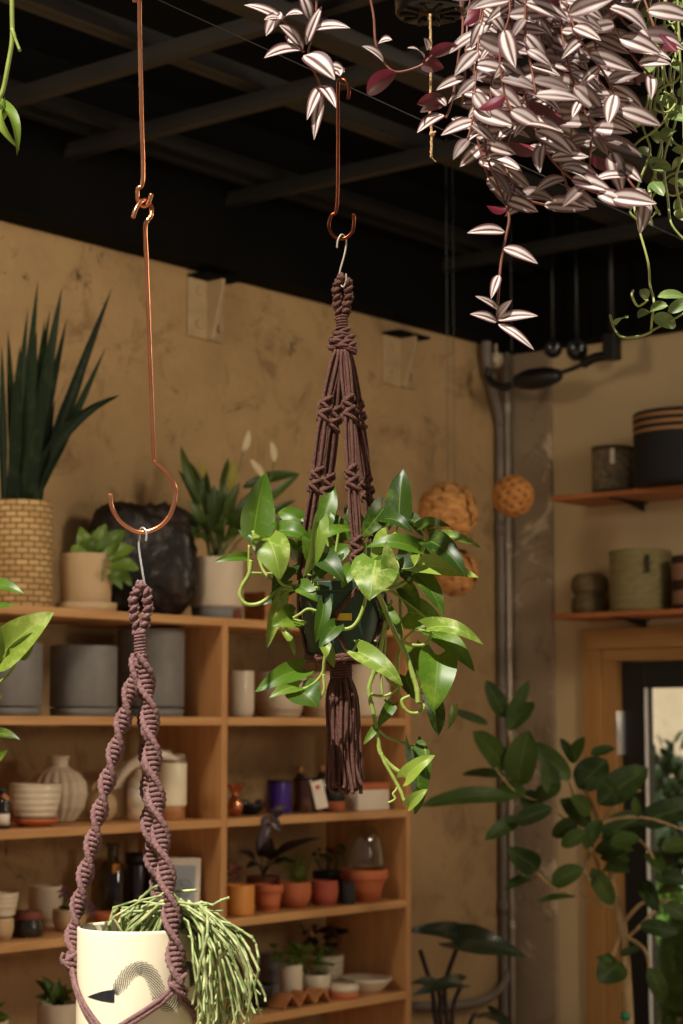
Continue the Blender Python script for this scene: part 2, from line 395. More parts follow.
        if bevel:
            b = o.modifiers.new('bevel', 'BEVEL'); b.width = bevel; b.segments = 2; b.limit_method = 'ANGLE'
        if kind: o['kind'] = kind
        return o

def thing(name, label, cat, loc, group=None):
    o = bpy.data.objects.new(name, None); C.objects.link(o); o.location = loc; o.empty_display_size = .05
    o['label'] = label; o['category'] = cat
    if group: o['group'] = group
    return o
def tag(o, label, cat, group=None):
    o['label'] = label; o['category'] = cat
    if group: o['group'] = group
    return o
def smooth(pts, k=6):
    pts = [V(p) for p in pts]; out = []
    for i in range(len(pts) - 1):
        p0, p1, p2 = pts[max(i - 1, 0)], pts[i], pts[i + 1]; p3 = pts[min(i + 2, len(pts) - 1)]
        for j in range(k):
            t = j / k
            out.append(.5 * (2 * p1 + (p2 - p0) * t + (2 * p0 - 5 * p1 + 4 * p2 - p3) * t * t + (3 * p1 - p0 - 3 * p2 + p3) * t ** 3))
    out.append(pts[-1]); return out
def along(pts, k):
    """k evenly spaced points with tangents on a polyline"""
    L = [0]
    for a, b in zip(pts, pts[1:]): L.append(L[-1] + (b - a).length)
    out = []; i = 0
    for q in range(k):
        d = L[-1] * q / (k - 1)
        while i < len(pts) - 2 and L[i + 1] < d: i += 1
        seg = max(L[i + 1] - L[i], 1e-9); t = (d - L[i]) / seg
        out.append((pts[i].lerp(pts[i + 1], t), (pts[i + 1] - pts[i]).normalized()))
    return out
def struct(o): o['kind'] = 'structure'; return o
exec_order = []
# ================================================================== THE SETTING
T0, TC = -4.5, u.dot(corner)
zsof = PW(240, 277, WALL_D - .06).z           # underside of the dark beam along the wall top
CZ = 3.95
struct(MB().obox(WP((T0 + TC) / 2 + .15, WALL_D + .1, 2.0), u * ((TC - T0) / 2 + .15), n * .1, UP * 2.0).build('wall_left', 'wall', smooth=False))
sA, sB = sR(588, 800), sR(619, 800)
sD = sB + .98; sE = sD + (sB - sA)
zF, zD = PR(600, 629).z, PR(621, 661).z
w = MB()
def rbox(mb, s0, s1, q0, q1, z0, z1, la=2):
    return mb.obox(RP((s0 + s1) / 2, (q0 + q1) / 2, (z0 + z1) / 2), n * ((s1 - s0) / 2), u * ((q1 - q0) / 2), UP * ((z1 - z0) / 2), la)
rbox(w, -.1, sA + .03, -.15, 0, 0, 4); rbox(w, sE - .03, 4.5, -.15, 0, 0, 4); rbox(w, sA + .03, sE - .03, -.15, 0, zF - .03, 4)
struct(w.build('wall_right', 'paint', smooth=False))
sC = sR(556, 700)
struct(rbox(MB(), 0, sC, 0, .02, 0, 4).build('column', 'column', bevel=.006, smooth=False))
struct(MB().obox(V((0, 4.2, -.05)), V((6, 0, 0)), V((0, 6, 0)), UP * .05).build('floor', 'floor', smooth=False))
# ceiling: covers the back of the room only; its unseen front edge is set to keep sun off the back
c0 = MB()
pts = [V((-5.2, 3.42, 0)), V((3.9, 3.42, 0)), RP(3.4, 0, 0), RP(0, 0, 0), WP(T0, WALL_D, 0)]
vs = [p + UP * CZ for p in pts] + [p + UP * (CZ + .1) for p in pts]; k = len(pts)
c0.add(vs, [tuple(range(k))[::-1], tuple(range(k, 2 * k))] + [(i, (i + 1) % k, k + (i + 1) % k, k + i) for i in range(k)])
struct(c0.build('ceiling', 'black', smooth=False))
struct(MB().obox(WP((T0 + TC) / 2, WALL_D - .06, (zsof + CZ) / 2), u * ((TC - T0) / 2), n * .06, UP * ((CZ - zsof) / 2)).build('trim_1', 'black', smooth=False))
zr = PR(620, 335, .1).z
struct(rbox(MB(), 0, 3.4, .0, .12, zr, CZ).build('trim_2', 'black', smooth=False))
ZB = 3.62
def cbeam(p, d, L0, L1, wd=.04, z0=ZB, name='ceiling_beam'):
    sd = V((-d.y, d.x, 0)); p = V((p.x, p.y, 0))
    m = MB()                                   # slim rectangular steel tube with a narrower lip on top
    m.obox(p + d * ((L0 + L1) / 2) + UP * (z0 + .014), d * ((L1 - L0) / 2), sd * wd / 2, UP * .014)
    m.obox(p + d * ((L0 + L1) / 2) + UP * (z0 + .040), d * ((L1 - L0) / 2), sd * wd / 4, UP * .013)
    return struct(m.build(name, 'beam', smooth=False))
for px, py in ((115, 76), (305, 190), (418, 276), (210, 122)):
    p = PZ(px, py, ZB); t = u.dot(p)
    # runs parallel to the right wall, from the left wall out over the room
    l = n.dot(p); cbeam(p, n, -OFF - WALL_D + .12 - l, 4.2 - OFF - l + .6)
for px, py, z0, wd in ((300, 109, ZB + .053, .035), (135, 137, ZB + .053, .035), (85, 24, ZB + .053, .035), (374, 225, ZB + .053, .035), (340, 48, ZB - .05, .09)):
    p = PZ(px, py, z0); y0 = (3.5 - p.y) / u.y
    cbeam(p, u, y0, TC - u.dot(p) - .12, wd, z0)
# door
struct_frame = MB()
rbox(struct_frame, sA, sA + .085, -.16, .03, 0, zF - .085); rbox(struct_frame, sE - .085, sE, -.16, .03, 0, zF - .085)
rbox(struct_frame, sA, sE, -.16, .03, zF - .085, zF, 0)
rbox(struct_frame, sA + .085, sB, -.16, .012, 0, zD); rbox(struct_frame, sD, sE - .085, -.16, .012, 0, zD)
rbox(struct_frame, sA + .085, sE - .085, -.16, .012, zD, zF - .085, 0)
struct(struct_frame.build('trim_3', 'wood_door', bevel=.003, smooth=False))
sG = sR(649, 760, -.05); zG = PR(652, 688, -.05).z
door = MB()
rbox(door, sB + .004, sG, -.09, -.03, .01, zD - .004); rbox(door, sD - (sG - sB), sD - .004, -.09, -.03, .01, zD - .004)
rbox(door, sG, sD - (sG - sB), -.09, -.03, zG, zD - .004); rbox(door, sG, sD - (sG - sB), -.09, -.03, .01, .2)
door = struct(door.build('door_1', 'black_plastic', bevel=.003, smooth=False))
g = MB(); rbox(g, sG - .004, sG + .006, -.036, -.027, .2, zG)
g.build('glazing_bead', mat('bead_metal', (236, 236, 232), rough=.4), door, smooth=False)  # near-white colour stands in for daylight reflected along the bead
g = MB(); rbox(g, sG, sD - (sG - sB), -.066, -.060, .2, zG); g.build('pane', 'glass', door, smooth=False)
zh1, zh0 = PR(621, 711).z, PR(621, 755).z
g = MB(); rbox(g, sB - .008, sB + .016, -.03, .0, zh0, zh1); g.tube([RP(sB + .004, .006, zh0), RP(sB + .004, .006, zh1)], .008, 8)
g.build('hinge', 'steel', door, bevel=.002)
# outside the door
struct(MB().obox(RP(2, -4.6, 1.4), n * 5, u * .1, UP * 1.7).build('exterior_wall', 'outwall', smooth=False))
struct(MB().obox(RP(2, -2.4, -.06), n * 5, u * 2.2, UP * .05).build('exterior_ground', 'floor', smooth=False))
def bush(c, r, m, k, lf, label, rz=1.0):
    t = thing('garden_shrub', label, 'shrub', V((c.x, c.y, 0)), 'shrubs outside the glass door')
    mb = MB(); c = V(c)
    for i in range(k):
        d = V((R.gauss(0, 1), R.gauss(0, 1), R.gauss(0, 1))).normalized() * r * R.uniform(.75, 1.05) * (1 + .18 * math.sin(5 * R.random()))
        d.z *= rz
        b = c + d; dirn = (d.normalized() + V((R.uniform(-.7, .7), R.uniform(-.7, .7), R.uniform(-.3, .8)))).normalized()
        mb.leaf(b, b + dirn * lf * R.uniform(.7, 1.2), lf * .45, (d.normalized() + UP * .6), 'oval', nl=4, nw=2)
    mb.ball(c, r * .8, 20, 14, (1, 1, rz)); mb.build('foliage', m, t)
    s = MB()
    for i in range(6):
        a = i * 1.05; s.tube(smooth([V((c.x, c.y, -.01)) + V((math.cos(a), math.sin(a), 0)) * .04, V((c.x, c.y, c.z * .5)) + V((math.cos(a), math.sin(a), 0)) * r * .3, c + V((math.cos(a), math.sin(a), .3)) * r * .7]), .012, 6)
    s.build('stem', 'bark', t)
q = PR(676, 842, -3.5); bush(q, .46, 'hedge_dark', 1500, .10, 'dark green rounded shrub outside the glass door, taller and set back', 1.05)
q = PR(678, 962, -2.5); bush(q, .33, 'hedge', 900, .08, 'bright green leafy shrub outside the glass door, below the dark one', 1.1)

# pipes in the corner
cp = lambda px, py, d: PW(px, py, d)
pc = PR(503, 700, .06); pc2 = PR(510, 700, .07)
def vertical(p, z0, z1): return [V((p.x, p.y, z0)), V((p.x, p.y, z1))]
zb1, zb0 = PR(497, 365, .06).z, PR(500, 425, .06).z
tp = thing('electrical_conduit', 'thick grey pipe running up the concrete corner with a kink near the ceiling', 'pipe', V((pc.x, pc.y, 0)))
off = PW(487, 365, WALL_D - .05); off.z = zb1
pts = smooth([V((pc.x, pc.y, 0.0)), V((pc.x, pc.y, 1.2)), V((pc.x, pc.y, zb0 - .12)), V((pc.x, pc.y, zb0)), V(((pc.x + off.x) / 2, (pc.y + off.y) / 2, (zb0 + zb1) / 2 )), V((off.x, off.y, zb1)), V((off.x, off.y, zb1 + .15)), V((off.x, off.y, CZ - .01))], 6)
MB().tube(pts, .023, 12).build('pipe', 'zinc_dark', tp)
for z in (1.0, 1.9, 2.6): MB().tube([V((pc.x, pc.y, z - .03)), V((pc.x, pc.y, z + .03))], .028, 12).build('coupling', 'zinc_dark', tp)
tp = thing('thin_conduit', 'thin shiny metal conduit straight up beside the thick grey corner pipe', 'pipe', V((pc2.x, pc2.y, 0)))
MB().tube(vertical(pc2, 0, zr + .2), .011, 10).build('pipe', 'zinc', tp)
for z in (.9, 1.75, 2.5, 3.1): MB().tube([V((pc2.x, pc2.y, z)), V((pc2.x, pc2.y, z + .05))], .014, 10).build('coupling', 'zinc', tp)
pts = [PW(511, 960, WALL_D - .05), PW(505, 982, WALL_D - .05), PW(488, 998, WALL_D - .05), PW(460, 1005, WALL_D - .05), PW(425, 1006, WALL_D - .05), PW(330, 1006, WALL_D - .05)]
tag(MB().tube(smooth(pts, 8), .018, 12).build('curved_conduit', 'zinc_dark', None, pts[0]), 'grey pipe curving away from the corner low on the wall', 'pipe')

# ================================================================== BOOKCASE
tL = lambda px, py, d=0: u.dot(PW(px, py, d))
row_py = [617.7, 717, 819, 920, 1022]
ROW = [PW(222, y, 0).z for y in row_py]; ROW += [ROW[-1] - .34, ROW[-1] - .68]
BT, PT, DEP = .027, .028, .38
t1, t2 = tL(222, 720), tL(410.5, 720); t0 = t1 - 1.12
bc = thing('bookcase', 'open pine bookcase full of pots against the concrete wall', 'bookcase', WP((t0 + t2) / 2, DEP / 2, 0))
for ta in (t0, t1, t2 - PT):
    MB().obox(WP(ta + PT / 2, DEP / 2, ROW[0] / 2), u * PT / 2, n * DEP / 2, UP * ROW[0] / 2, 2).build('divider' if ta == t1 else 'side_panel', 'wood_side', bc, bevel=.002, smooth=False)
rng = R.random
for i, z in enumerate(ROW):
    for a, b in ((t0 + PT, t1), (t1 + PT, t2 - PT)):
        m = MB(); m.obox(WP((a + b) / 2, DEP / 2, z - BT / 2), u * ((b - a) / 2 - .0004), n * DEP / 2, UP * BT / 2, 0)
        rot = Matrix_uv = None
        # grain runs along the board
        m.uv = [(V(p).dot(u), V(p).dot(n) + i * 3.1, p[2]) for p in m.v]
        m.build('shelf', 'wood', bc, bevel=.002, smooth=False)
m = MB(); rail = ROW[5]
m.obox(WP((t0 + t2) / 2, DEP - .012, .05), u * ((t2 - t0) / 2 - .03), n * .01, UP * .05)
m.build('plinth', 'wood_side', bc, smooth=False)

def S(px, row, d):
    """base point on a shelf board at picture column px, d behind the front edge, and metres per pixel there"""
    r = ray(px, row_py[row]); p = EYE + r * ((-OFF - d) / n.dot(r)); p.z = ROW[row] + .0005
    # same column at the board height
    dp = (p - EYE).dot(FW); k = (px - 341.5) / F * dp
    for _ in range(4):
        # slide along the shelf until the base projects onto column px
        e = (px - 341.5) - F * (p - EYE).x / (p - EYE).dot(FW)
        p += u * (e * (p - EYE).dot(FW) / F / (u.x + .06 * u.y))
    return p, mpp(p)
def rimmed(prof, th=.09, floor=.12):
    """outer profile (normalised) -> closed vessel with an inside wall"""
    H = prof[-1][1]; inner = [(max(r - th, .02), z) for r, z in prof if z > floor * H]
    return prof + inner[::-1] + [(max(inner[0][0] - .02, .01), floor * H)]
def scaled(prof, rw, h): return [(r * rw, z * h) for r, z in prof]
CYL = [(.0, 0), (.9, 0), (.97, .02), (1, .06), (1, .97), (.99, 1)]
TAPER = [(0, 0), (.72, 0), (.78, .02), (.99, .97), (.98, 1)]
TAPERM = [(0, 0), (.86, 0), (.90, .03), (.99, .97), (.98, 1)]
BOWL = [(0, 0), (.45, 0), (.52, .04), (.78, .35), (.93, .68), (1, .97), (.98, 1)]
BOWLC = [(0, 0), (.62, 0), (.74, .06), (.95, .4), (1, .6), (.98, .9), (.96, 1)]
TERRA = [(0, 0), (.66, 0), (.70, .03), (.86, .66), (.86, .68), (1, .69), (1, .98), (.98, 1)]
def vessel(parent, name, p, rw, h, prof, m, th=.09, mod=None, floor=.12, z=0, seg=40):
    return MB().lathe(p + UP * z, scaled(rimmed(prof, th, floor), rw, h), seg, mod).build(name, m, parent)
def pot(name, label, cat, px, row, d, wpx, hpx, prof, m, group=None, soil=False, th=.09, saucer=None, mod=None, floor=.12, base=None):
    """a vessel of its own with parts: body (and saucer, soil, base)"""
    p, k = S(px, row, d); t = thing(name, label, cat, p, group); rw, h = wpx * k / 2, hpx * k; z = 0
    if saucer:
        z = saucer[1] * k * .87
        MB().lathe(p, scaled([(0, 0), (.93, 0), (.97, .1), (1, 1), (.94, 1), (.92, .86), (0, .86)], saucer[0] * k / 2, saucer[1] * k)).build('saucer', saucer[2], t)
    if base:
        z = base[1] * k
        MB().lathe(p, scaled([(0, 0), (.95, 0), (1, .1), (1, .9), (.97, 1), (0, 1)], base[0] * k / 2, base[1] * k)).build('base', base[2], t)
    vessel(t, 'body', p, rw, h, prof, m, th, mod, floor, z)
    if soil:
        MB().lathe(p + UP * (z + h * .86), [(0, -.004), (rw * (prof[-1][0] - th - .02), -.004), (rw * (prof[-1][0] - th - .02), 0), (rw * .3, .004), (0, .005)], 24).build('soil', 'soil', t)
    t['_'] = 0; del t['_']
    return t, p, k, rw, h + z
CAMDIR = lambda p: (EYE - p).normalized()
def foliage_at(parent, m, leaves, name='foliage', nl=8):
    """leaves: (base, tip, width, shape, extra normal, kw)"""
    mb = MB()
    for b, t, w, sh, nx, kw in leaves:
        mb.leaf(b, t, w, CAMDIR(b) + V(nx), sh, nl=nl, **kw)
    return mb.build(name, m, parent)
def pxleaf(mb, p0, k, Y, b, t, w, sh, dyb=0, dyt=0, up=.35, sidey=0, **kw):
    """leaf from picture points b to t at depth Y (+ offsets), width in picture pixels"""
    bb, tt = P(b[0], b[1], Y + dyb), P(t[0], t[1], Y + dyt)
    mb.leaf(bb, tt, w * mpp(bb), CAMDIR(bb) + UP * up + V((sidey, 0, 0)), sh, **kw)
def tuft(p, r, h, k, lw, shape='lance', spread=1.0, lean=V((0, 0, 0)), lmin=.6, stems=None, curl=.1, droop=.2):
    """k leaves rising out of point p"""
    mb = MB()
    for i in range(k):
        a = R.uniform(0, 2 * PI); o = V((math.cos(a), math.sin(a), 0)); e = R.uniform(.15, 1) * spread
        L = h * R.uniform(lmin, 1)
        tip = p + o * r * e * 1.6 + UP * L * (1 - .45 * e * e) + lean * L
        b = p + o * r * .25 * R.random()
        if stems is not None:
            mid = b.lerp(tip, .55) + UP * L * .08; stems.tube(smooth([b, b.lerp(mid, .6) + UP * L * .08, mid], 3), .0018, 5); b = mid
        mb.leaf(b, tip, lw * R.uniform(.7, 1.1), UP + o * -.3 + V((R.uniform(-.3, .3), -.5, 0)), shape, curl=curl, droop=droop, nl=6, nw=4)
    return mb
# ================================================================== ON TOP OF THE BOOKCASE
# snake plant
t, p, k, rw, h = pot('snake_plant', 'tall dark snake plant in a woven tan basket pot, far end of the bookcase top', 'plant', 20, 0, .17, 64, 108, [(0, 0), (.94, 0), (.97, .02), (1, .1), (.97, .97), (.95, 1)], 'basket_tan', soil=True, th=.06)
mb = MB()
for b, tp_, w, dy in (((8, 505), (28, 308), 12, 0), ((16, 505), (38, 280), 13, .03), ((24, 505), (62, 287), 17, -.02), ((27, 505), (67, 318), 13, .05), ((22, 506), (37, 330), 15, -.04),
                  ((30, 505), (112, 288), 15, 0), ((33, 505), (106, 347), 12, -.03), ((4, 505), (2, 346), 11, .02), ((12, 506), (20, 345), 16, -.05), ((20, 505), (50, 310), 14, .06), ((28, 506), (48, 360), 15, -.05), ((14, 505), (30, 345), 15, .04), ((36, 506), (55, 400), 12, -.02), ((10, 505), (32, 340), 12, .05), ((26, 505), (45, 318), 13, .07), ((16, 505), (8, 330), 12, .06), ((33, 505), (86, 370), 11, .04)):
    pxleaf(mb, p, k, p.y + dy * .5, b, tp_, w * .84, 'strap', dyt=dy * 3, up=0, fold=.16, curl=.0 if tp_[0] < 80 else -.02, twist=R.uniform(-.5, .5), nl=12)
pts = [P(38, 506, p.y - .02), P(42, 470, p.y - .03), P(62, 436, p.y - .05), P(90, 410, p.y - .06), P(119.5, 395, p.y - .05)]
for a, b, w0 in zip(pts, pts[1:], (1, 1, 1, 1)): pass
sm = smooth(pts, 5)
vs, fs, uv = [], [], []
for i, q in enumerate(sm):
    tt = i / (len(sm) - 1); w0 = 7 * k * (min(1, .55 + 1.4 * tt) * (1 - tt ** 3) + .02); d = (sm[min(i + 1, len(sm) - 1)] - sm[max(i - 1, 0)]).normalized(); sd = d.cross(CAMDIR(q)).normalized()
    for j in (-1, -.5, 0, .5, 1): vs.append(q + sd * w0 * j + CAMDIR(q) * .012 * abs(j)); uv.append(((j + 1) / 2, tt, 0))
fs = [(i * 5 + j, i * 5 + j + 1, i * 5 + j + 6, i * 5 + j + 5) for i in range(len(sm) - 1) for j in range(4)]
mb.add(vs, fs, uv, .4); mb.build('foliage', 'snake', t)
# leafy plant in beige pot
t, p, k, rw, h = pot('leafy_plant', 'small bright leafy plant in a beige pot with saucer, in front of the dark rock', 'plant', 86, 0, .12, 54, 50, TAPERM, 'beige_pot', soil=True, saucer=(62, 9, 'beige_pot'))
mb = MB(); sm = MB()
for b, e, w in (((84, 562), (72, 545), 16), ((88, 560), (80, 527), 17), ((92, 560), (106, 524), 20), ((96, 560), (126, 530), 22), ((98, 560), (136, 548), 20), ((100, 562), (140, 570), 18), ((92, 562), (100, 585), 15), ((104, 562), (122, 590), 14), ((86, 558), (95, 538), 18), ((104, 556), (120, 545), 20), ((112, 560), (130, 556), 18), ((80, 560), (64, 556), 12), ((110, 566), (132, 586), 14)):
    dy = R.uniform(-.08, .03); q = P(90, 560, p.y); bb = P(b[0] * .5 + e[0] * .5, b[1] * .5 + e[1] * .5, p.y + dy)
    sm.tube(smooth([V((p.x, p.y, p.z + h - .02)), V((p.x, p.y, p.z + h)).lerp(bb, .5) + UP * .03, bb], 4), .002, 5)
    mb.leaf(bb - (P(e[0], e[1], p.y + dy) - bb) * .4, P(e[0], e[1], p.y + dy), w * k, CAMDIR(bb) + UP * .7, 'heart', wave=.06)
mb.build('foliage', 'fern', t); sm.build('stem', 'stem_dark', t)
# rock
p, k = S(139, 0, .24)
from mathutils import noise as mnoise
def rockfn(d):
    b = (abs(d.x) ** 3.4 + abs(d.y) ** 3.4 + abs(d.z) ** 3.4) ** (-1 / 3.4)
    return b * (1 + .10 * mnoise.noise(d * 1.7 + V((3, 1, 5))) + .07 * mnoise.noise(d * 4 + V((9, 2, 1))) + .05 * mnoise.noise(d * 9) + .03 * mnoise.noise(d * 19))
m = MB().ball(p + UP * 58 * k, 53 * k, 80, 56, (1.0, .42, 1.06), rockfn)
m.v = [(x, y, max(z, p.z)) for x, y, z in m.v]
tag(m.build('rock', 'rock', None, p), 'large dark shiny rough rock standing on the bookcase top', 'rock')
# peace lily
t, p, k, rw, h = pot('peace_lily', 'peace lily with pale upright flowers in an off-white pot on the bookcase top', 'plant', 216, 0, .13, 54, 50, CYL, 'white_matte', soil=True, saucer=(50, 14, 'grey_pot'))
mb, sm, sp, so = MB(), MB(), MB(), MB()
top = V((p.x, p.y, p.z + h - .01))
def stalk(b, e, bow=.02): sm.tube(smooth([b, b.lerp(e, .5) + UP * bow, e], 4), .0028, 5)
for e, w, dy in (((181, 446), 14, .05), ((178, 470), 11, .1), ((228, 458), 13, .05), ((196, 480), 16, -.03), ((172, 505), 14, -.05), ((206, 470), 15, .08), ((214, 485), 18, -.05), ((240, 482), 15, -.06), ((248, 505), 16, -.1), ((188, 500), 15, -.1), ((232, 500), 18, -.02), ((180, 525), 12, -.12), ((256, 520), 15, -.05), ((222, 520), 16, -.14), ((205, 515), 18, -.12), ((300, 474), 12, .12), ((296, 500), 11, .12), ((300, 515), 11, .1), ((270, 490), 13, .1), ((196, 535), 12, -.14), ((240, 530), 16, -.14), ((218, 498), 15, .02), ((190, 462), 13, .06), ((226, 478), 13, .06), ((236, 498), 15, .04), ((200, 522), 15, -.1), ((250, 492), 13, .04), ((184, 512), 13, .02), ((228, 540), 14, -.16)):
    q = P(e[0], e[1], p.y + dy); b = top.lerp(q, .42) + UP * .03
    stalk(top + V((R.uniform(-.03, .03), R.uniform(-.03, .03), 0)), b, .02); mb.leaf(b, q, w * k * .85, CAMDIR(q) + V((R.uniform(-.6, .6), 0, .4)), 'lance', curl=.10)
q1, q2 = P(242, 488, p.y + .08), P(300, 474, p.y + .12)
mb.leaf(q1, q2, 15 * k, CAMDIR(q1) + UP * .5, 'lance', curl=.12)
for pts_, e, w, mm in (([(214, 560), (224, 520), (228, 492)], (234, 458), 12, so), ([(222, 560), (236, 480), (243, 452)], (249, 430), 8, sp), ([(226, 560), (262, 500), (274, 462)], (271, 441), 8, sp), ([(224, 560), (256, 500), (264, 478)], (250, 459), 8, sp), ([(212, 560), (206, 510), (203, 478)], (201, 459), 7, so)):
    yy = p.y + .02; pp = [P(a, b, yy) for a, b in pts_]; pp[0] = top; sm.tube(smooth(pp, 5), .0022, 5)
    q = P(e[0], e[1], yy); fm = MB().leaf(pp[-1], q, w * k, CAMDIR(q) + V((.3, 0, 0)), 'lance', fold=.3, curl=.1)
    fm.tube([pp[-1], pp[-1].lerp(q, .5) + CAMDIR(q) * .008], .004, 6)
    fm.build('bud' if mm is so else 'flower', 'spathe_old' if mm is so else 'spathe', t)
mb.build('foliage', 'lily', t); sm.build('stem', 'stem_dark', t)
# small wooden boxes beside it
p, k = S(268, 0, .16)
t = thing('wooden_box', 'small brown wooden box on the bookcase top, behind the hanging green pot', 'box', p)
MB().obox(p + UP * 14 * k, u * .07, n * .05, UP * 14 * k).build('body', 'wood_small', t, bevel=.003, smooth=False)
MB().obox(p + UP * 29 * k, u * .073, n * .053, UP * 2 * k).build('lid', 'wood_small', t, bevel=.002, smooth=False)
p, k = S(236, 0, .05)
tag(MB().obox(p + UP * 5 * k, u * .016, n * .012, UP * 5 * k).build('wooden_block', 'terra_dark', None, p, bevel=.002, smooth=False), 'tiny dark wooden block at the foot of the peace lily pot', 'block')

# ================================================================== FIRST SHELF ROW
GP = [(0, 0), (.86, 0), (.86, .03), (.985, .035), (1, .06), (1, .97), (.99, 1)]
gr = 'grey stoneware planters'
pot('stoneware_planter', 'grey cylinder planter at the end of the shelf behind the trailing leaves', 'planter', 8, 1, .14, 67, 66, GP, 'grey_pot', gr, saucer=(66, 8, 'grey_pot'))
pot('stoneware_planter', 'grey cylinder planter between two others, left of the mauve plant hanger', 'planter', 83, 1, .14, 67, 63, GP, 'grey_pot', gr, saucer=(67, 8, 'grey_pot'))
pot('stoneware_planter', 'tallest grey planter, partly behind the knotted top of the mauve hanger', 'planter', 150, 1, .18, 68, 80, GP, 'grey_pot', gr, saucer=(68, 8, 'grey_pot'))
pot('white_pot', 'narrow white pot with rounded foot beside the bookcase divider', 'pot', 240.5, 1, .10, 27, 46, [(0, 0), (.75, 0), (.9, .04), (1, .14), (1, .97), (.98, 1)], 'white_glaze', soil=False)
pot('ceramic_bowl', 'wide off-white bowl next to the narrow white pot', 'bowl', 280, 1, .15, 54, 45, [(0, 0), (.62, 0), (.74, .04), (.93, .4), (1, .97), (.98, 1)], 'white_matte')
pot('ceramic_bowl', 'round pinkish tan bowl behind the trailing leaves and tassel', 'bowl', 320, 1, .15, 44, 45, BOWLC, 'tan_pot')
pot('grey_white_pot', 'pale grey pot at the right end of the shelf behind the tassel', 'pot', 366, 1, .095, 48, 53, GP, 'white_matte')

# ================================================================== SECOND SHELF ROW
p, k = S(3, 2, .06)
t = thing('dropper_bottle', 'small glass bottle with black cap, pale label and brown tag at the picture edge', 'bottle', p)
MB().lathe(p, [(0, 0), (6 * k, 0), (6.3 * k, 2 * k), (6.3 * k, 26 * k), (5 * k, 30 * k), (2.6 * k, 32 * k), (2.6 * k, 35 * k)], 24).build('body', 'dark_jar', t)
MB().lathe(p + UP * 34 * k, [(0, 0), (3.6 * k, 0), (3.6 * k, 7 * k), (0, 7.2 * k)], 20).build('cap', 'black_plastic', t)
MB().lathe(p + UP * 4 * k, [(6.45 * k, 0), (6.45 * k, 11 * k), (6.3 * k, 11 * k), (6.3 * k, 0)], 24).build('label', 'paper', t)
q = p + CAMDIR(p) * 6.8 * k + UP * 31 * k + u * 3 * k
MB().obox(q, (u * .8 - UP * .6).normalized() * 5 * k, n * .001, (UP * .8 + u * .6).normalized() * 2.4 * k).build('tag', 'wood_small', t, smooth=False)
rib = lambda a, z: 1 + .03 * abs(math.sin(z * 17))
p, k = S(35, 2, .09)
pl = tag(MB().lathe(p, scaled([(0, 0), (.55, 0), (.9, .6), (1, 1), (.95, 1), (.85, .75), (0, .6)], 25 * k, 8 * k)).build('wooden_plate', 'terra', None, p), 'flat reddish plate under the ribbed white bowl', 'plate')
p2 = p + UP * 7.4 * k; t = thing('ribbed_bowl', 'white bowl with horizontal ribs standing on a flat reddish plate', 'bowl', p2)
vessel(t, 'body', p2, 26 * k, 35 * k, [(0, 0), (.6, 0), (.72, .06), (.86, .3), (.93, .5), (.97, .75), (1, .97), (.98, 1)], 'white_glaze', .06, rib)
flute = lambda a, z: 1 + .10 * abs(math.sin(a * 9)) * max(.15, min(1, (.86 - z) / .2))
p, k = S(57, 2, .25)
t = thing('fluted_vase', 'round fluted beige vase with a short flared neck behind the ribbed bowl', 'vase', p)
MB().lathe(p, scaled([(0, 0), (.5, 0), (.62, .03), (.9, .22), (1, .42), (.94, .6), (.72, .74), (.45, .81), (.36, .85), (.37, .93), (.43, 1), (.38, 1), (.31, .92), (.30, .85), (.25, .78), (0, .76)], 27.5 * k, 66 * k), 120, flute).build('body', 'white_matte', t)
p, k = S(101, 2, .2)
t = thing('bud_vase', 'small round beige bud vase with a looped handle beside the fluted vase', 'vase', p)
MB().lathe(p, scaled([(0, 0), (.5, 0), (.64, .03), (.92, .25), (1, .5), (.9, .76), (.6, .92), (.42, .97), (.42, 1.04), (.34, 1.04), (.3, .95), (0, .9)], 16 * k, 30 * k)).build('body', 'beige_pot', t)
MB().tube(smooth([p + V((-.024, 0, 27 * k)), p + V((-.026, 0, 34 * k)), p + V((0, 0, 39 * k)), p + V((.020, 0, 34 * k)), p + V((.02, 0, 28 * k))], 6), 2.2 * k, 8).build('handle', 'beige_pot', t)
vas = p
# dried plume leaning out of the bud vase
pts = smooth([p + UP * 24 * k, P(112, 790, p.y - .01), P(126, 770, p.y - .03), P(144, 757, p.y - .04), P(160, 755, p.y - .05), P(177, 759, p.y - .06)], 6)
t = thing('dried_plume', 'fluffy cream dried grass plume arching out of the bud vase', 'dried grass', p + UP * 24 * k)
MB().tube(pts[:8], .0022, 6).build('stem', 'twine', t)
mb = MB(); rad = [0] * len(pts)
q = pts[6:]; L = len(q)
mb.tube(q, [max(.002, 5.4 * k * math.sin(PI * min(1, (i + .6) / L)) ** .6) for i in range(L)], 12)
for i in range(260):
    j = R.randrange(L - 1); b = q[j]; d = (q[min(j + 1, L - 1)] - q[j - 1 if j else 0]).normalized()
    o = V((R.gauss(0, 1), R.gauss(0, 1), R.gauss(0, 1))).normalized(); mb.tube([b, b + (o * .6 + d).normalized() * 12 * k], [.001, .0003], 3)
mb.build('plume', 'paper', t)
p, k = S(137, 2, .13)
t = thing('corked_bottle', 'clear bottle of pale salts with cork stopper and paper label behind the mauve hanger', 'bottle', p)
MB().lathe(p, [(0, 0), (9.5 * k, 0), (10 * k, 2 * k), (10 * k, 36 * k), (8 * k, 42 * k), (4 * k, 46 * k), (4 * k, 51 * k)], 28).build('body', 'white_matte', t)
MB().lathe(p + UP * 50 * k, [(0, 0), (3.6 * k, 0), (4.4 * k, 8 * k), (0, 8 * k)], 18).build('stopper', 'cork', t)
MB().lathe(p + UP * 14 * k, [(10.2 * k, 0), (10.2 * k, 18 * k), (10 * k, 18 * k), (10 * k, 0)], 28).build('label', 'paper', t)
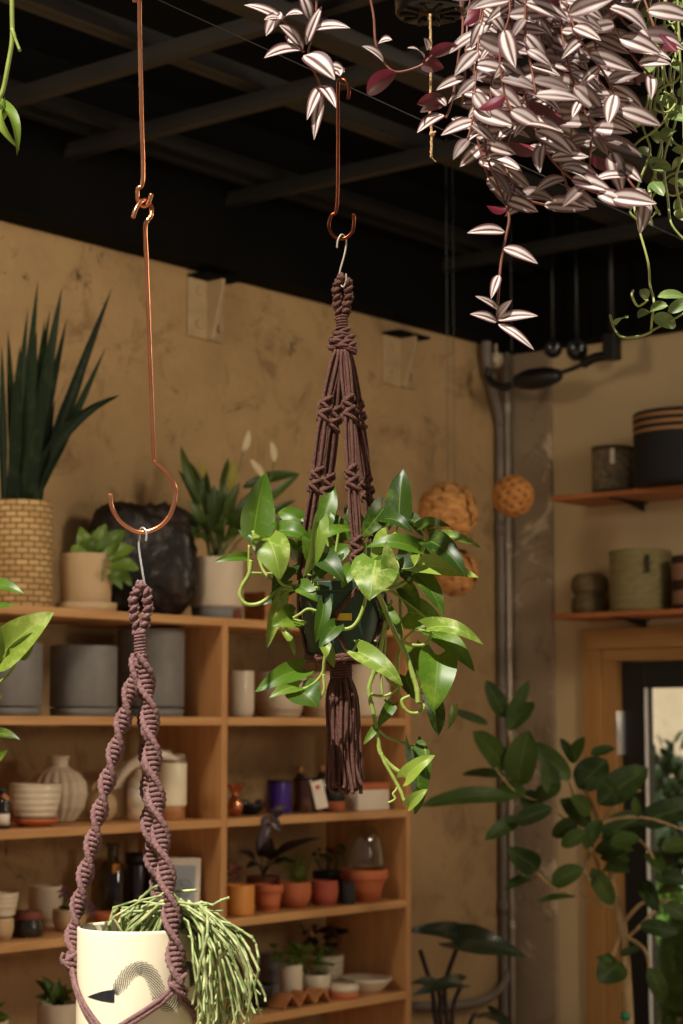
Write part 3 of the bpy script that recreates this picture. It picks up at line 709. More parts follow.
MB().lathe(p + UP * .5 * k, [(10.15 * k, 0), (10.15 * k, 11 * k), (10 * k, 11 * k), (10 * k, 0)], 28).build('contents', 'tan_pot', t)
pot('cream_cup', 'shiny cream cup on a wooden foot near the bookcase divider', 'cup', 172, 2, .10, 29, 43, CYL, 'cream_glaze', base=(26, 13, 'wood_small'))
# right half
p, k = S(235, 2, .10)
t = thing('copper_pot', 'small copper pot with a wavy flared collar beside the bookcase divider', 'pot', p)
MB().lathe(p, scaled([(0, 0), (.6, 0), (.95, .2), (1, .35), (.8, .5), (.5, .58), (.45, .62), (.4, .58), (0, .5)], 8 * k, 33 * k), 32).build('body', 'copper', t)
MB().lathe(p + UP * 20 * k, scaled([(.45, 0), (.55, .3), (1.1, .9), (1.2, 1), (1.1, 1), (.5, .4), (.4, 0)], 8 * k, 12 * k), 48, lambda a, z: 1 + .14 * z * math.sin(a * 5)).build('collar', 'copper', t)
p, k = S(250, 2, .14)
t = thing('purple_trailing_plant', 'dark purple striped plant in a low black dish with leaves spilling over the shelf edge', 'plant', p)
vessel(t, 'dish', p, 15 * k, 11 * k, BOWL, 'black_plastic')
mb, sm = MB(), MB()
pts = smooth([p + UP * 10 * k, P(262, 806, p.y - .05), P(270, 812, p.y - .14), P(270, 830, p.y - .17)], 5); sm.tube(pts, .0022, 6)
for b, e, w in (((271, 812), (288, 807), 9), ((271, 815), (280, 832), 9), ((270, 822), (259, 850), 10), ((268, 815), (262, 828), 8), ((272, 818), (285, 812), 8), ((250, 806), (240, 800), 7), ((255, 806), (262, 799), 7), ((246, 806), (235, 812), 7)):
    yy = p.y - (.16 if b[1] > 808 else .02); mb.leaf(P(b[0], b[1], yy), P(e[0], e[1], yy - .01), w * k, CAMDIR(p) + UP * .4, 'lance')
mb.build('foliage', 'trad_dark', t); sm.build('stem', 'stem_red', t)
p, k = S(279, 2, .13)
t = thing('candle_tin', 'deep purple candle tin with a dark lid rim', 'candle', p)
vessel(t, 'body', p, 12 * k, 32 * k, CYL, 'purple', .07); MB().lathe(p + UP * 30.5 * k, [(11 * k, 0), (12.3 * k, 0), (12.3 * k, 2.4 * k), (0, 2.6 * k), (0, 1 * k), (11 * k, 1 * k)], 32).build('lid', 'black_plastic', t)
p, k = S(305.5, 2, .11)
t = thing('amber_candle_jar', 'dark amber glass jar candle beside the purple tin, with a white swing tag', 'candle', p)
vessel(t, 'body', p, 13 * k, 33 * k, CYL, 'amber', .07); MB().lathe(p + UP * 32 * k, [(0, 0), (13.2 * k, 0), (13.2 * k, 2 * k), (0, 2.2 * k)], 32).build('lid', 'black_gloss', t)
q = p + V((14 * k, -13.5 * k, 18 * k)); ax = V((-.22, 0, .97)).normalized(); XR = V((.97, 0, .22)).normalized()
tg = MB().obox(q, XR * 6 * k, V((0, .001, 0)), ax * 14 * k).build('tag', 'paper', t, bevel=.0008, smooth=False)
MB().lathe(q, [(0, 0), (1.6 * k, 0), (1.6 * k, .0015), (0, .0015)], 14)
dm = MB(); c = q + V((0, -.0022, 0)) + ax * 7.5 * k
ex = XR
dm.add([c] + [c + ex * math.cos(a) * 2.2 * k + ax * math.sin(a) * 2.2 * k for a in [i * PI / 8 for i in range(16)]], [(0, 1 + i, 1 + (i + 1) % 16) for i in range(16)]); dm.build('red_mark', 'red', tg)
MB().tube(smooth([q + ax * 13 * k, p + V((9 * k, -10 * k, 33 * k)), p + UP * 34.5 * k], 4), .0007, 5).build('string', 'twine', tg)
for px, h0, lab in ((300, 44, 'small dark bottle with a cork behind the amber candle jar'), (322, 43, 'small dark bottle with a cork behind the swing tag')):
    p, k = S(px, 2, .28); t = thing('cork_bottle', lab, 'bottle', p, 'cork bottles behind the candles')
    MB().lathe(p, [(0, 0), (8 * k, 0), (8.3 * k, 2 * k), (8.3 * k, 28 * k), (4 * k, 34 * k), (3.4 * k, 36 * k)], 24).build('body', 'dark_jar', t)
    MB().lathe(p + UP * 35.5 * k, [(0, 0), (3.2 * k, 0), (3.8 * k, 8 * k), (0, 8 * k)], 16).build('stopper', 'cork', t)
pot('two_tone_bowl', 'small bowl, black above and terracotta below, under the end of the tassel', 'bowl', 334, 2, .10, 24, 12, [(0, 0), (.9, 0), (.95, .1), (1, .97), (.97, 1)], 'black_plastic', base=(22, 10, 'terra'))
p, k = S(367, 2, .09)
t = thing('gift_box', 'square off-white box with an orange wooden lid at the right end of the shelf', 'box', p)
ex = (u * .9 + n * .1).normalized(); ey = V((-ex.y, ex.x, 0))
MB().obox(p + UP * 10 * k, ex * 22 * k, ey * .035, UP * 10 * k).build('body', 'paper', t, bevel=.002, smooth=False)
MB().obox(p + UP * 23.3 * k, ex * 22.5 * k, ey * .036, UP * 3.2 * k).build('lid', 'terra', t, bevel=.003, smooth=False)

# ================================================================== THIRD SHELF ROW
t, p, k, rw, h = pot('ochre_cup', 'small pale ochre cup at the picture edge under a grey bowl', 'cup', 2, 3, .08, 23, 22, BOWLC, 'beige_pot')
p2 = p + UP * (h + .0005); t = thing('grey_bowl', 'grey ringed bowl stacked on the pale ochre cup at the picture edge', 'bowl', p2)
vessel(t, 'body', p2, 15.5 * k, 25 * k, [(0, 0), (.5, 0), (.62, .05), (.88, .4), (.98, .8), (1, .97), (.98, 1)], 'white_matte', .07, rib)
p, k = S(27, 3, .10)
t = thing('spice_jar', 'squat dark jar with a flat wooden lid', 'jar', p)
MB().lathe(p, scaled([(0, 0), (.85, 0), (1, .15), (1, .7), (.86, .95), (.86, 1), (0, 1)], 16 * k, 17 * k), 32).build('body', 'dark_jar', t)
MB().lathe(p + UP * 17 * k, scaled([(0, 0), (.92, 0), (.95, .1), (.95, .9), (.9, 1), (0, 1)], 16 * k, 8 * k), 32).build('lid', 'terra_dark', t)
pot('ceramic_bowl', 'deep grey-white bowl at the back, behind the squat dark jar', 'bowl', 45, 3, .29, 34, 40, BOWLC, 'white_matte')
t, p, k, rw, h = pot('purple_flower_plant', 'little plant with purple flowers in a round olive pot', 'plant', 69, 3, .12, 34, 22, BOWLC, 'beige_pot', soil=True)
mb, fl, sm = MB(), MB(), MB(); top = p + UP * (h - .01)
for e, w in (((58, 908), 9), ((66, 903), 10), ((76, 908), 9), ((84, 906), 9), ((62, 914), 9), ((72, 912), 9)):
    q = P(e[0], e[1], p.y - .02); mb.leaf(top, q, w * k, CAMDIR(q) + UP, 'oval', curl=.15)
for cx, cy in ((64, 893), (91, 910)):
    q = P(cx, cy, p.y - .03); sm.tube(smooth([top, top.lerp(q, .5) + UP * .02, q], 4), .0014, 5)
    fl = MB()
    for i in range(16):
        d = V((R.gauss(0, 1), R.gauss(0, 1), R.gauss(0, 1))).normalized(); fl.leaf(q + d * 2 * k, q + d * 8 * k, 5 * k, UP, 'oval', nl=4, nw=2)
    fl.build('flower', 'mauve_flower', t)
mb.build('foliage', 'lily', t); sm.build('stem', 'stem_dark', t)
p, k = S(112, 3, .27)
t = thing('glass_bottle', 'tall clear grey glass bottle with an orange tag at the back of the shelf', 'bottle', p)
MB().lathe(p, scaled([(0, 0), (.95, 0), (1, .03), (1, .62), (.8, .72), (.42, .78), (.4, .94), (.5, .95), (.5, 1), (.36, 1), (.34, .8), (.7, .70), (.94, .6), (.94, .05), (0, .04)], 14.5 * k, 76 * k), 36).build('body', 'smoky', t)
q = p + CAMDIR(p) * 15 * k + UP * 50 * k + u * 5 * k
MB().obox(q, u * 5 * k, n * .001, UP * 4.5 * k).build('tag', 'ochre', t, smooth=False)
MB().tube(smooth([q + UP * 4 * k, p + CAMDIR(p) * 6.5 * k + UP * 60 * k, p + CAMDIR(p) * 5.8 * k + UP * 64 * k], 3), .0008, 5).build('string', 'twine', t)
for px, dd, hh, lab in ((136, .28, 64, 'black jar standing at the back beside the clear bottle'), (159, .22, 52, 'lower black jar between the black jar and the framed print')):
    p, k = S(px, 3, dd); t = thing('black_jar', lab, 'jar', p, 'black jars')
    MB().lathe(p, scaled([(0, 0), (.93, 0), (1, .04), (1, .72), (.9, .8), (.9, .82), (0, .82)], 11.5 * k, hh * k), 28).build('body', 'dark_jar', t)
    MB().lathe(p + UP * hh * k * .82, scaled([(0, 0), (.95, 0), (.95, 1), (0, 1)], 11.5 * k, hh * k * .18), 28).build('lid', 'black_plastic', t)
pot('terracotta_dish', 'shallow terracotta dish behind the white swan pot', 'dish', 110, 3, .10, 36, 15, BOWL, 'terra')
p, k = S(183, 3, .085)
t = thing('framed_print', 'white framed card with a grey hexagon line drawing leaning by the divider', 'picture', p)
lean = (UP * .985 - n * .0 + u * .12).normalized(); ex = (n * .80 + u * .60).normalized(); nb = ex.cross(lean).normalized()
if nb.dot(CAMDIR(p)) < 0: nb = -nb
lean = (UP * .98 - nb * .2).normalized(); nb = nb - lean * nb.dot(lean); nb.normalize()
W2, H2 = 16 * k, 31 * k; c = p + lean * H2 + UP * .0008
MB().obox(c, ex * W2, nb * .007, lean * H2).build('frame', 'paper', t, bevel=.003, smooth=False)
cf = c + nb * .0078
MB().obox(cf, ex * W2 * .72, nb * .0006, lean * H2 * .74).build('card', 'print_grey', t, smooth=False)
hx = MB(); cc = cf + nb * .0012
hp = [cc + ex * math.cos(i * PI / 3) * W2 * .56 + lean * math.sin(i * PI / 3) * W2 * .56 for i in range(6)]
hx.tube(hp, .0011, 6, closed=True)
for i in (0, 2, 4): hx.tube([cc, hp[i]], .0009, 6)
hi = [cc + ex * math.cos(i * PI / 3) * W2 * .3 + lean * math.sin(i * PI / 3) * W2 * .3 for i in range(6)]; hx.tube(hi, .0009, 6, closed=True)
hx.build('drawing', 'ink_grey', t)
# right half
t, p, k, rw, h = pot('pink_leaf_plant', 'small pink-leaved plant in a white pot tucked against the divider', 'plant', 233, 3, .26, 17, 22, TAPER, 'white_matte', soil=True)
mb = MB()
for i in range(46):
    d = V((R.gauss(0, 1), R.gauss(0, 1), R.gauss(0, 1))).normalized(); c = p + UP * (h + 9 * k); q = c + d * 9 * k
    mb.leaf(q, q + (d + UP * .2) * 5 * k, 4.5 * k, d + UP * .5, 'oval', nl=4, nw=2)
mb.tube([p + UP * h * .8, p + UP * (h + 10 * k)], .003, 6); mb.build('foliage', 'pink', t)
t, p, k, rw, h = pot('dark_leaved_plant', 'dark plant with long arching leaves in a brown pot at the back', 'plant', 263, 3, .28, 34, 28, TERRA, 'terra_dark', soil=True)
mb = MB(); top = p + UP * (h - .01)
for pts_, w in (([(262, 868), (262, 846), (257, 835)], 13), ([(265, 868), (272, 850), (271, 836)], 14), ([(267, 868), (284, 842), (305, 840)], 9), ([(268, 868), (295, 838), (322, 838)], 8), ([(260, 868), (250, 852), (240, 850)], 9), ([(266, 868), (282, 858), (295, 862)], 9), ([(262, 868), (252, 860), (246, 868)], 9), ([(264, 868), (276, 852), (288, 850)], 10)):
    a, b, c = [P(x, y, p.y - i * .03) for i, (x, y) in enumerate(pts_)]
    mb.tube(smooth([top, a, a.lerp(b, .6)], 3), .002, 5); mb.leaf(a.lerp(b, .5), c, w * k, CAMDIR(c) + UP * .6, 'lance', curl=.14, nl=10)
mb.build('foliage', 'darkleaf', t)
pot('ochre_cylinder', 'plain orange-yellow cylinder pot beside the bookcase divider', 'pot', 239, 3, .07, 31, 30, CYL, 'ochre')
pot('rimmed_pot', 'empty terracotta pot with a wide flared rim next to the orange-yellow cylinder', 'pot', 268, 3, .10, 31, 26, TERRA, 'terra')
def clump(t, p, h, k, m, r, ht, cnt, lw, mb=None):
    mb = MB()
    for i in range(cnt):
        a = R.uniform(0, 2 * PI); o = V((math.cos(a), math.sin(a), 0)); rr = r * R.random() ** .5
        b = p + UP * (h - .008) + o * rr * .5; q = b + o * rr * .8 + UP * ht * R.uniform(.35, 1)
        mb.tube([b, b.lerp(q, .9)], .0011, 4)
        for j in range(3):
            d = V((R.gauss(0, 1), R.gauss(0, 1), R.uniform(-.1, .8))).normalized(); mb.leaf(q, q + d * lw * 1.3, lw, UP + d * .3, 'oval', nl=4, nw=2)
    mb.build('foliage', m, t)
t, p, k, rw, h = pot('succulent_pot', 'round terracotta pot with a small pale green succulent', 'plant', 294, 3, .12, 35, 25, BOWLC, 'terra', soil=True)
clump(t, p + u * .02, h, k, 'fern', 14 * k, 26 * k, 22, 5 * k)
t, p, k, rw, h = pot('succulent_pot', 'dark pot with fine green shoots behind the plain red cup', 'plant', 328, 3, .28, 32, 26, TAPERM, 'black_plastic', soil=True)
clump(t, p, h, k, 'lily', 15 * k, 28 * k, 24, 5 * k)
pot('red_cup', 'plain red terracotta cup pot between the succulent and the black ridged pot', 'pot', 324, 3, .10, 29, 24, [(0, 0), (.7, 0), (.82, .05), (.98, .45), (1, .7), (.95, .97), (.93, 1)], 'terra_red')
pot('ridged_pot', 'tiny black ridged square-looking pot in front of the big terracotta bowl', 'pot', 347, 3, .06, 16, 21, CYL, 'black_plastic', mod=lambda a, z: 1 + .05 * (1 if math.sin(a * 14) > 0 else 0))
t, p, k, rw, h = pot('terracotta_bowl', 'wide terracotta bowl with rolled rim under a clear glass dome', 'bowl', 364, 3, .095, 48, 31, [(0, 0), (.6, 0), (.66, .03), (.84, .62), (.9, .66), (1, .72), (1, .95), (.97, 1)], 'terra')
hd = 44 * k; dome = []
for i in range(11):
    a = PI / 2 * i / 10; dome.append((.86 * rw * math.cos(a) ** .6 if i < 10 else .001, hd * math.sin(a)))
MB().lathe(p + UP * (h + .0005), dome + [(max(r - .0025, .0005), z - .002) for r, z in dome[::-1]], 36).build('glass_dome', 'dome', t)

# ================================================================== FOURTH SHELF ROW
t, p, k, rw, h = pot('agave_plant', 'dark pointed succulent in a white pot low beside the swan pot', 'plant', 57, 4, .14, 42, 36, TAPERM, 'white_glaze', soil=True)
mb = MB(); top = p + UP * (h - .01)
for e, w in (((35, 980), 9), ((42, 976), 10), ((34, 997), 10), ((66, 984), 12), ((72, 1000), 12), ((50, 985), 13), ((58, 978), 12), ((44, 1003), 12), ((64, 1006), 13), ((76, 990), 9)):
    q = P(e[0], e[1], p.y - R.uniform(0, .06)); mb.leaf(top, q, w * k * 1.3, CAMDIR(q) + UP * .8, 'lance', curl=.18, fold=.25)
mb.build('foliage', 'lily', t)
t, p, k, rw, h = pot('agave_plant', 'pale pointed succulent in a white pot cut off at the lower corner', 'plant', -12, 4, .14, 40, 30, TAPERM, 'white_matte', soil=True)
mb = MB(); top = p + UP * (h - .01)
for e, w in (((12, 1019), 11), ((6, 1002), 11), ((-14, 998), 12), ((-30, 1008), 12), ((-4, 1015), 12)):
    q = P(e[0], e[1], p.y - .04); mb.leaf(top, q, w * k * 1.3, CAMDIR(q) + UP * .8, 'lance', curl=.18, fold=.25)
mb.build('foliage', 'fern', t)
pot('black_bowl', 'shallow black bowl low beside the trailing green stems', 'bowl', 256, 4, .12, 36, 24, BOWL, 'black_plastic')
pot('tall_white_cup', 'plain pale grey cup at the back of the lowest shelf', 'cup', 272, 4, .29, 24, 42, CYL, 'grey_pot')
t, p, k, rw, h = pot('herb_pot', 'small leafy herb in a white cylinder cup on the lowest shelf', 'plant', 291, 4, .13, 23, 37, CYL, 'white_glaze', soil=True)
clump(t, p - u * .01, h, k, 'fern', 16 * k, 20 * k, 26, 6 * k)
t, p, k, rw, h = pot('leafy_herb_bowl', 'ribbed white bowl with a dark bushy plant at the back', 'plant', 325, 4, .29, 38, 32, TAPERM, 'white_glaze', soil=True, mod=rib)
clump(t, p - u * .01, h, k, 'darkleaf', 17 * k, 28 * k, 30, 7 * k)
t, p, k, rw, h = pot('herb_pot', 'low white pot with terracotta base and bright herb sprigs', 'plant', 315, 4, .13, 31, 15, [(0, 0), (.94, 0), (1, .3), (1, .97), (.97, 1)], 'white_glaze', soil=True, base=(29, 9, 'terra'))
clump(t, p, h, k, 'fern', 17 * k, 26 * k, 28, 6 * k)
pot('dipped_dish', 'small round dish, white above and terracotta below, in front of the white plate', 'dish', 344, 4, .06, 31, 9, [(0, 0), (.95, 0), (1, .5), (.85, 1), (.8, 1)], 'white_glaze', base=(29, 6, 'terra'))
p, k = S(366, 4, .105)
t = thing('oval_plate', 'oval white plate at the right end of the lowest shelf', 'plate', p)
m = MB().lathe(p, scaled([(0, 0), (.55, 0), (.62, .12), (.9, .7), (1, 1), (.96, 1), (.85, .75), (.55, .25), (0, .22)], 27 * k, 14 * k), 48)
m.build('body', 'white_matte', t)
p, k = S(300, 4, .055)
mb = MB(); zz = [0, 13, 1, 13, 1, 13, 0]; L = 30 * k; e1 = n * .035
xs = [-L + 2 * L * i / 6 for i in range(7)]
for i in range(6):
    a, b = u * xs[i] * 1.2 + UP * (zz[i] * k + .003), u * xs[i + 1] * 1.2 + UP * (zz[i + 1] * k + .003)
    c = p + (a + b) / 2; d = (b - a) / 2; nn = d.cross(n).normalized()
    mb.obox(c, d * 1.04, e1, nn * .003)
tag(mb.build('zigzag_holder', 'wood_small', None, p, bevel=.001, smooth=False), 'wooden zigzag holder lying at the front of the lowest shelf', 'holder')
# ================================================================== RIGHT WALL: SHELVES AND BASKETS
s0 = sR(590, 508)
q0 = .1
for _ in range(60):
    q0 += .01 * (1 if sR(551, 498, q0) < s0 else -1)
def RS(px, z, q):
    r = ray(px, 600); pxy = EYE + r * ((RW - q) / u.dot(r)); pxy.z = z
    for _ in range(4):
        e = (px - 341.5) - F * pxy.x / (pxy - EYE).dot(FW); pxy += n * (e * (pxy - EYE).dot(FW) / F / (n.x + .13 * -n.y))
    return pxy, mpp(pxy)
zs1, zs2 = PR(552, 496, q0).z, PR(552, 614, q0).z
for zt, lab in ((zs1, 'upper wooden wall shelf carrying a grey and a black basket'), (zs2, 'lower wooden wall shelf above the door frame with green baskets')):
    t = thing('wall_shelf', lab, 'shelf', RP(s0 + .7, q0 / 2, zt - .02), 'wall shelves')
    m = MB(); rbox(m, s0, s0 + 1.5, 0, q0, zt - .02, zt, 0); m.uv = [(V(p).dot(n), V(p).dot(u), p[2]) for p in m.v]; m.build('board', 'wood_wall', t, bevel=.002, smooth=False)
    for sb in (s0 + .26, s0 + 1.2):
        b = MB(); zz = zt - .0205
        vs = [RP(sb - .02, 0, zz), RP(sb + .02, 0, zz), RP(sb + .012, .25, zz), RP(sb - .012, .25, zz), RP(sb - .02, 0, zz - .006), RP(sb + .02, 0, zz - .006), RP(sb + .012, .25, zz - .006), RP(sb - .012, .25, zz - .006)]
        b.add(vs, [(0, 1, 2, 3), (7, 6, 5, 4), (0, 4, 5, 1), (1, 5, 6, 2), (2, 6, 7, 3), (3, 7, 4, 0)])
        b.add([RP(sb - .004, .0, zz), RP(sb - .004, .22, zz), RP(sb - .004, 0, zz - .035), RP(sb + .004, 0, zz), RP(sb + .004, .22, zz), RP(sb + .004, 0, zz - .035)], [(0, 1, 2), (5, 4, 3), (0, 3, 4, 1), (1, 4, 5, 2), (2, 5, 3, 0)])
        b.build('bracket', 'black_plastic', t, smooth=False)
def basket(label, px, z, q, wpx, hpx, prof, m, mod=None, th=.06, cat='basket'):
    p, k = RS(px, z + .0005, q); t = thing('woven_basket', label, cat, p, 'woven baskets on the wall shelves')
    vessel(t, 'body', p, wpx * k / 2, hpx * k, prof, m, th, mod, .05, seg=64); return t, p, k
BK = [(0, 0), (.92, 0), (.97, .03), (1, .1), (.99, .5), (1, .97), (.98, 1)]
t, p, k = basket('small grey woven basket with a white tag on the upper wall shelf', 613, zs1, .14, 42, 49, BK, 'basket_grey')
qq = p + CAMDIR(p) * 22 * k + UP * 40 * k - n * .5 * k
MB().obox(qq, n * 3 * k, u * .001, UP * 7.5 * k).build('tag', 'paper', t, smooth=False)
basket('big black woven basket with three tan stripes on the upper wall shelf', 687, zs1, .24, 106, 73, BK, 'basket_black')
p, k = RS(590, zs2 + .0005, .13)
t = thing('woven_vase', 'olive woven vase shaped like two stacked gourds on the lower wall shelf', 'vase', p)
MB().lathe(p, scaled([(0, 0), (.8, 0), (.96, .08), (1, .22), (.94, .38), (.78, .46), (.78, .5), (.96, .6), (1, .74), (.92, .9), (.72, .98), (.68, 1), (.6, .98), (.8, .85), (.6, .5), (0, .45)], 19 * k, 41 * k), 48, lambda a, z: 1 + .012 * math.sin(z * 80)).build('body', 'basket_olive', t)
t, p, k = basket('wide green ringed basket with a dark leather tab on the lower wall shelf', 641, zs2, .15, 61, 62, [(0, 0), (.93, 0), (.97, .04), (.98, .5), (1, .97), (.98, 1)], 'basket_green', mod=lambda a, z: 1 + .035 * abs(math.sin(z * 25)))
qq = p + CAMDIR(p) * 31 * k + UP * 48 * k + n * 8 * k
MB().obox(qq, n * 2.4 * k, u * .0015, UP * 9 * k).build('leather_tab', 'leather', t, smooth=False)
basket('dark brown basket with pale woven diamonds at the right picture edge', 701, zs2, .15, 56, 54, BK, 'basket_brown')

# wall brackets
def wall_bracket(label, x0, x1, x2, y0, y1):
    a, b = u.dot(PW(x0, y0, WALL_D)), u.dot(PW(x1, y0, WALL_D)); zt, zb = PW((x0 + x1) / 2, y0, WALL_D).z, PW((x0 + x1) / 2, y1, WALL_D).z
    t = thing('steel_bracket', label, 'bracket', WP((a + b) / 2, WALL_D, (zt + zb) / 2), 'steel brackets on the wall')
    MB().obox(WP((a + b) / 2, WALL_D - .006, (zt + zb) / 2), u * ((b - a) / 2), n * .006, UP * ((zt - zb) / 2)).build('back_plate', 'bracket', t, bevel=.004, smooth=False)
    g = MB(); tm = a + (b - a) * .56; D = .085
    q = [(WALL_D - .012, zt), (WALL_D - D, zt), (WALL_D - D, zt - .03), (WALL_D - .035, zb), (WALL_D - .012, zb)]
    vs = [WP(tm - .008, d, z) for d, z in q] + [WP(tm + .008, d, z) for d, z in q]
    g.add(vs, [(0, 1, 2, 3, 4), (9, 8, 7, 6, 5)] + [(i, 5 + i, 5 + (i + 1) % 5, (i + 1) % 5) for i in range(5)]); g.build('gusset', 'bracket', t, bevel=.002, smooth=False)
    MB().obox(WP((a + b) / 2, WALL_D - .045, zt + .004), u * ((b - a) / 2), n * .045, UP * .006).build('top_plate', 'black', t, bevel=.002, smooth=False)
    for fz in (.22, .78):
        for ft in (.25, .85):
            c = WP(a + (b - a) * ft, WALL_D - .012, zb + (zt - zb) * fz)
            MB().tube([c, c + n * .012], .016, 6).build('bolt', 'bracket', t, smooth=False)
wall_bracket('painted steel bracket with bolts on the concrete wall above the hook', 187, 222, 230, 281, 340)
wall_bracket('painted steel bracket farther along the wall behind the brown plant hanger', 382, 413, 420, 338, 387)

# hanging balls
def hball(label, px, py, rpx, Y, m, kind):
    c = P(px, py, Y); k = mpp(c); r = rpx * k
    t = thing('hanging_ball', label, 'ornament', c, 'hanging balls')
    if kind == 'chips':
        MB().ball(c, r * .9, 28, 18).build('core', m, t)
        mb = MB()
        for i in range(150):
            d = V((R.gauss(0, 1), R.gauss(0, 1), R.gauss(0, 1))).normalized(); e = d.cross(V((R.gauss(0, 1), R.gauss(0, 1), R.gauss(0, 1)))).normalized()
            L = r * R.uniform(.45, .75); b = c + d * r * .92
            mb.leaf(b - e * L / 2, b + e * L / 2 + d * r * .06, r * .34, d, 'oval', fold=-.1, curl=.16, nl=6, nw=4)
        mb.build('wood_chips', m, t)
    else:
        holes = []
        ga = PI * (3 - 5 ** .5)
        for i in range(60):
            z = 1 - 2 * (i + .5) / 60; a = ga * i; holes.append(V((math.cos(a) * (1 - z * z) ** .5, math.sin(a) * (1 - z * z) ** .5, z)))
        def fn(d):
            m_ = max(d.dot(h_) for h_ in holes); g = max(0, (m_ - .985) / .015); return 1 - .10 * g + .03 * (1 - min(1, (m_ - .94) / .06 if m_ > .94 else 0))
        MB().ball(c, r, 72, 44, fn=fn).build('shell', m, t)
        mb = MB()
        for h_ in holes: mb.ball(c + h_ * r * .915, r * .075, 8, 6)  # dark balls set into the dimples; their colour imitates the shade inside
        mb.build('hole_plug', 'terra_dark', t)
    MB().tube([c + UP * r * .85, V((c.x, c.y, CZ - .01))], .0012, 5).build('string', 'ink_grey', t)
hball('large shaggy ball of wood shavings hanging beside the pothos leaves', 448, 512, 29, 7.2, 'fibre', 'chips')
hball('smaller shaggy wood ball hanging lower, half hidden by the pothos leaves', 455, 572, 23, 7.45, 'fibre', 'chips')
hball('small tan ball pierced with holes hanging in front of the grey pipes', 513, 496, 21, 7.6, 'seed', 'holes')

# lamp arm and spot heads by the ceiling corner
Q = lambda x, y, q=.30: PR(x, y, q)
p = Q(536, 380); k = mpp(p)
t = thing('articulated_lamp', 'black articulated lamp arm hanging under the ceiling beam in the far corner', 'lamp', Q(612, 348))
b0, b1 = Q(514, 382), Q(560, 375)
ax = [b0.lerp(b1, i / 10) for i in range(11)]
MB().tube(ax, [k * 11 * max(.25, math.sin(PI * (.08 + .84 * i / 10)) ** .5) for i in range(11)], 16).build('lamp_head', 'black_plastic', t)
MB().tube(smooth([Q(516, 382), Q(506, 387), Q(494, 384), Q(488, 376), Q(490, 368)], 5), k * 4, 10).build('hook_arm', 'black_plastic', t)
MB().tube(smooth([Q(556, 374), Q(572, 369), Q(585, 363)], 4), k * 2.2, 10).build('arm', 'black_plastic', t)
MB().tube(smooth([Q(583, 364), Q(594, 358), Q(607, 356)], 4), k * 5, 12).build('joint', 'black_plastic', t)
c = Q(612, 347); MB().obox(c, n * 7 * k, u * .03, UP * 13 * k).build('clamp', 'black_plastic', t, bevel=.006, smooth=False)
MB().tube([c + UP * 11 * k, V((c.x, c.y, CZ - .01))], k * 3, 8).build('mount_rod', 'black_plastic', t)
for px, py, r_, lab in ((553, 349, 9, 'left of two round black spot heads under the ceiling beam'), (577, 350, 10.5, 'right of two round black spot heads under the ceiling beam')):
    c = Q(px, py, .26); t = thing('spot_head', lab, 'lamp', c, 'round spot heads')
    d = (CAMDIR(c) - UP * .1).normalized(); s1 = d.cross(UP).normalized(); s2 = s1.cross(d)
    MB().tube([c - d * 12 * k, c - d * 10 * k, c - d * 2 * k, c + d * 4 * k, c + d * 5 * k], [2 * k, 7 * k, r_ * k, r_ * k, r_ * .85 * k], 24).build('housing', 'black_plastic', t)
    MB().tube([c + d * 5 * k, c + d * 5.6 * k], [r_ * .8 * k, r_ * .74 * k], 24).build('lens', 'black_gloss', t)
    MB().tube([c - d * 4 * k, V((c - d * 4 * k).xy.to_3d()) + UP * (CZ - .01)], .008, 8).build('mount_rod', 'black_plastic', t)
c = PR(496, 360, .12)
t = thing('sensor', 'small round white sensor on the pipes near the ceiling', 'sensor', c)
MB().ball(c, 8.5 * k, 20, 14, (1, 1, 1.05)).build('body', 'white_matte', t)
MB().tube([c + UP * 7 * k, V((c.x, c.y, CZ - .01))], .008, 8).build('mount_rod', 'white_matte', t)

# black steel box under the ceiling
a0, a1 = P(432, 18, 4.4), P(462, 34, 4.55)
h_ = .16; e = (a1 - a0); e.z = 0
t = thing('steel_box', 'black steel box under the ceiling behind the jute twine', 'box', a0)
cc = (a0 + a1) / 2 - UP * h_ / 2; cc.z = min(a0.z, a1.z) - h_ / 2 + .02; ed = u * .10; fd = n * .07; cc = cc + n * .17
MB().obox(cc - fd, ed, fd, UP * h_ / 2).build('body', 'black', t, bevel=.005, smooth=False)
MB().obox(cc - fd + UP * (h_ / 2 + .006), ed * 1.05, fd * 1.05, UP * .005).build('lid', 'zinc_dark', t, bevel=.002, smooth=False)
MB().tube([cc - fd + UP * h_ / 2, V(((cc - fd).x, (cc - fd).y, CZ - .01))], .012, 8).build('mount_rod', 'beam', t)

# ================================================================== FICUS AND ALOCASIA
t = thing('ficus_tree', 'ficus tree with broad dark green leaves standing in front of the door', 'tree', V((P(628, 1024, 6.7).x, 6.7, 0)))
FY = 6.7; fk = mpp(P(600, 850, FY))
br = MB(); tr = MB()
tp = [P(629, 1024, FY), P(622, 925, FY), P(613, 892, FY), P(611, 855, FY), P(600, 826, FY)]
tr.tube(smooth([V((tp[0].x + .01, FY, .28))] + tp, 5), [.017] * 12 + [.016 - .0006 * i for i in range(14)], 10)
tr.build('trunk', 'bark', t)
c = P(626.5, 1016, FY); MB().tube([c - UP * .012, c + UP * .012], .0195, 14).build('tape', 'tape', t)
MB().lathe(V((tp[0].x + .01, FY, 0)), scaled(rimmed(TAPERM, .08), .19, .34), 40).build('pot', 'white_matte', t)
MB().lathe(V((tp[0].x + .01, FY, .285)), [(0, -.01), (.16, -.01), (.16, 0), (0, .01)], 30).build('soil', 'soil', t)
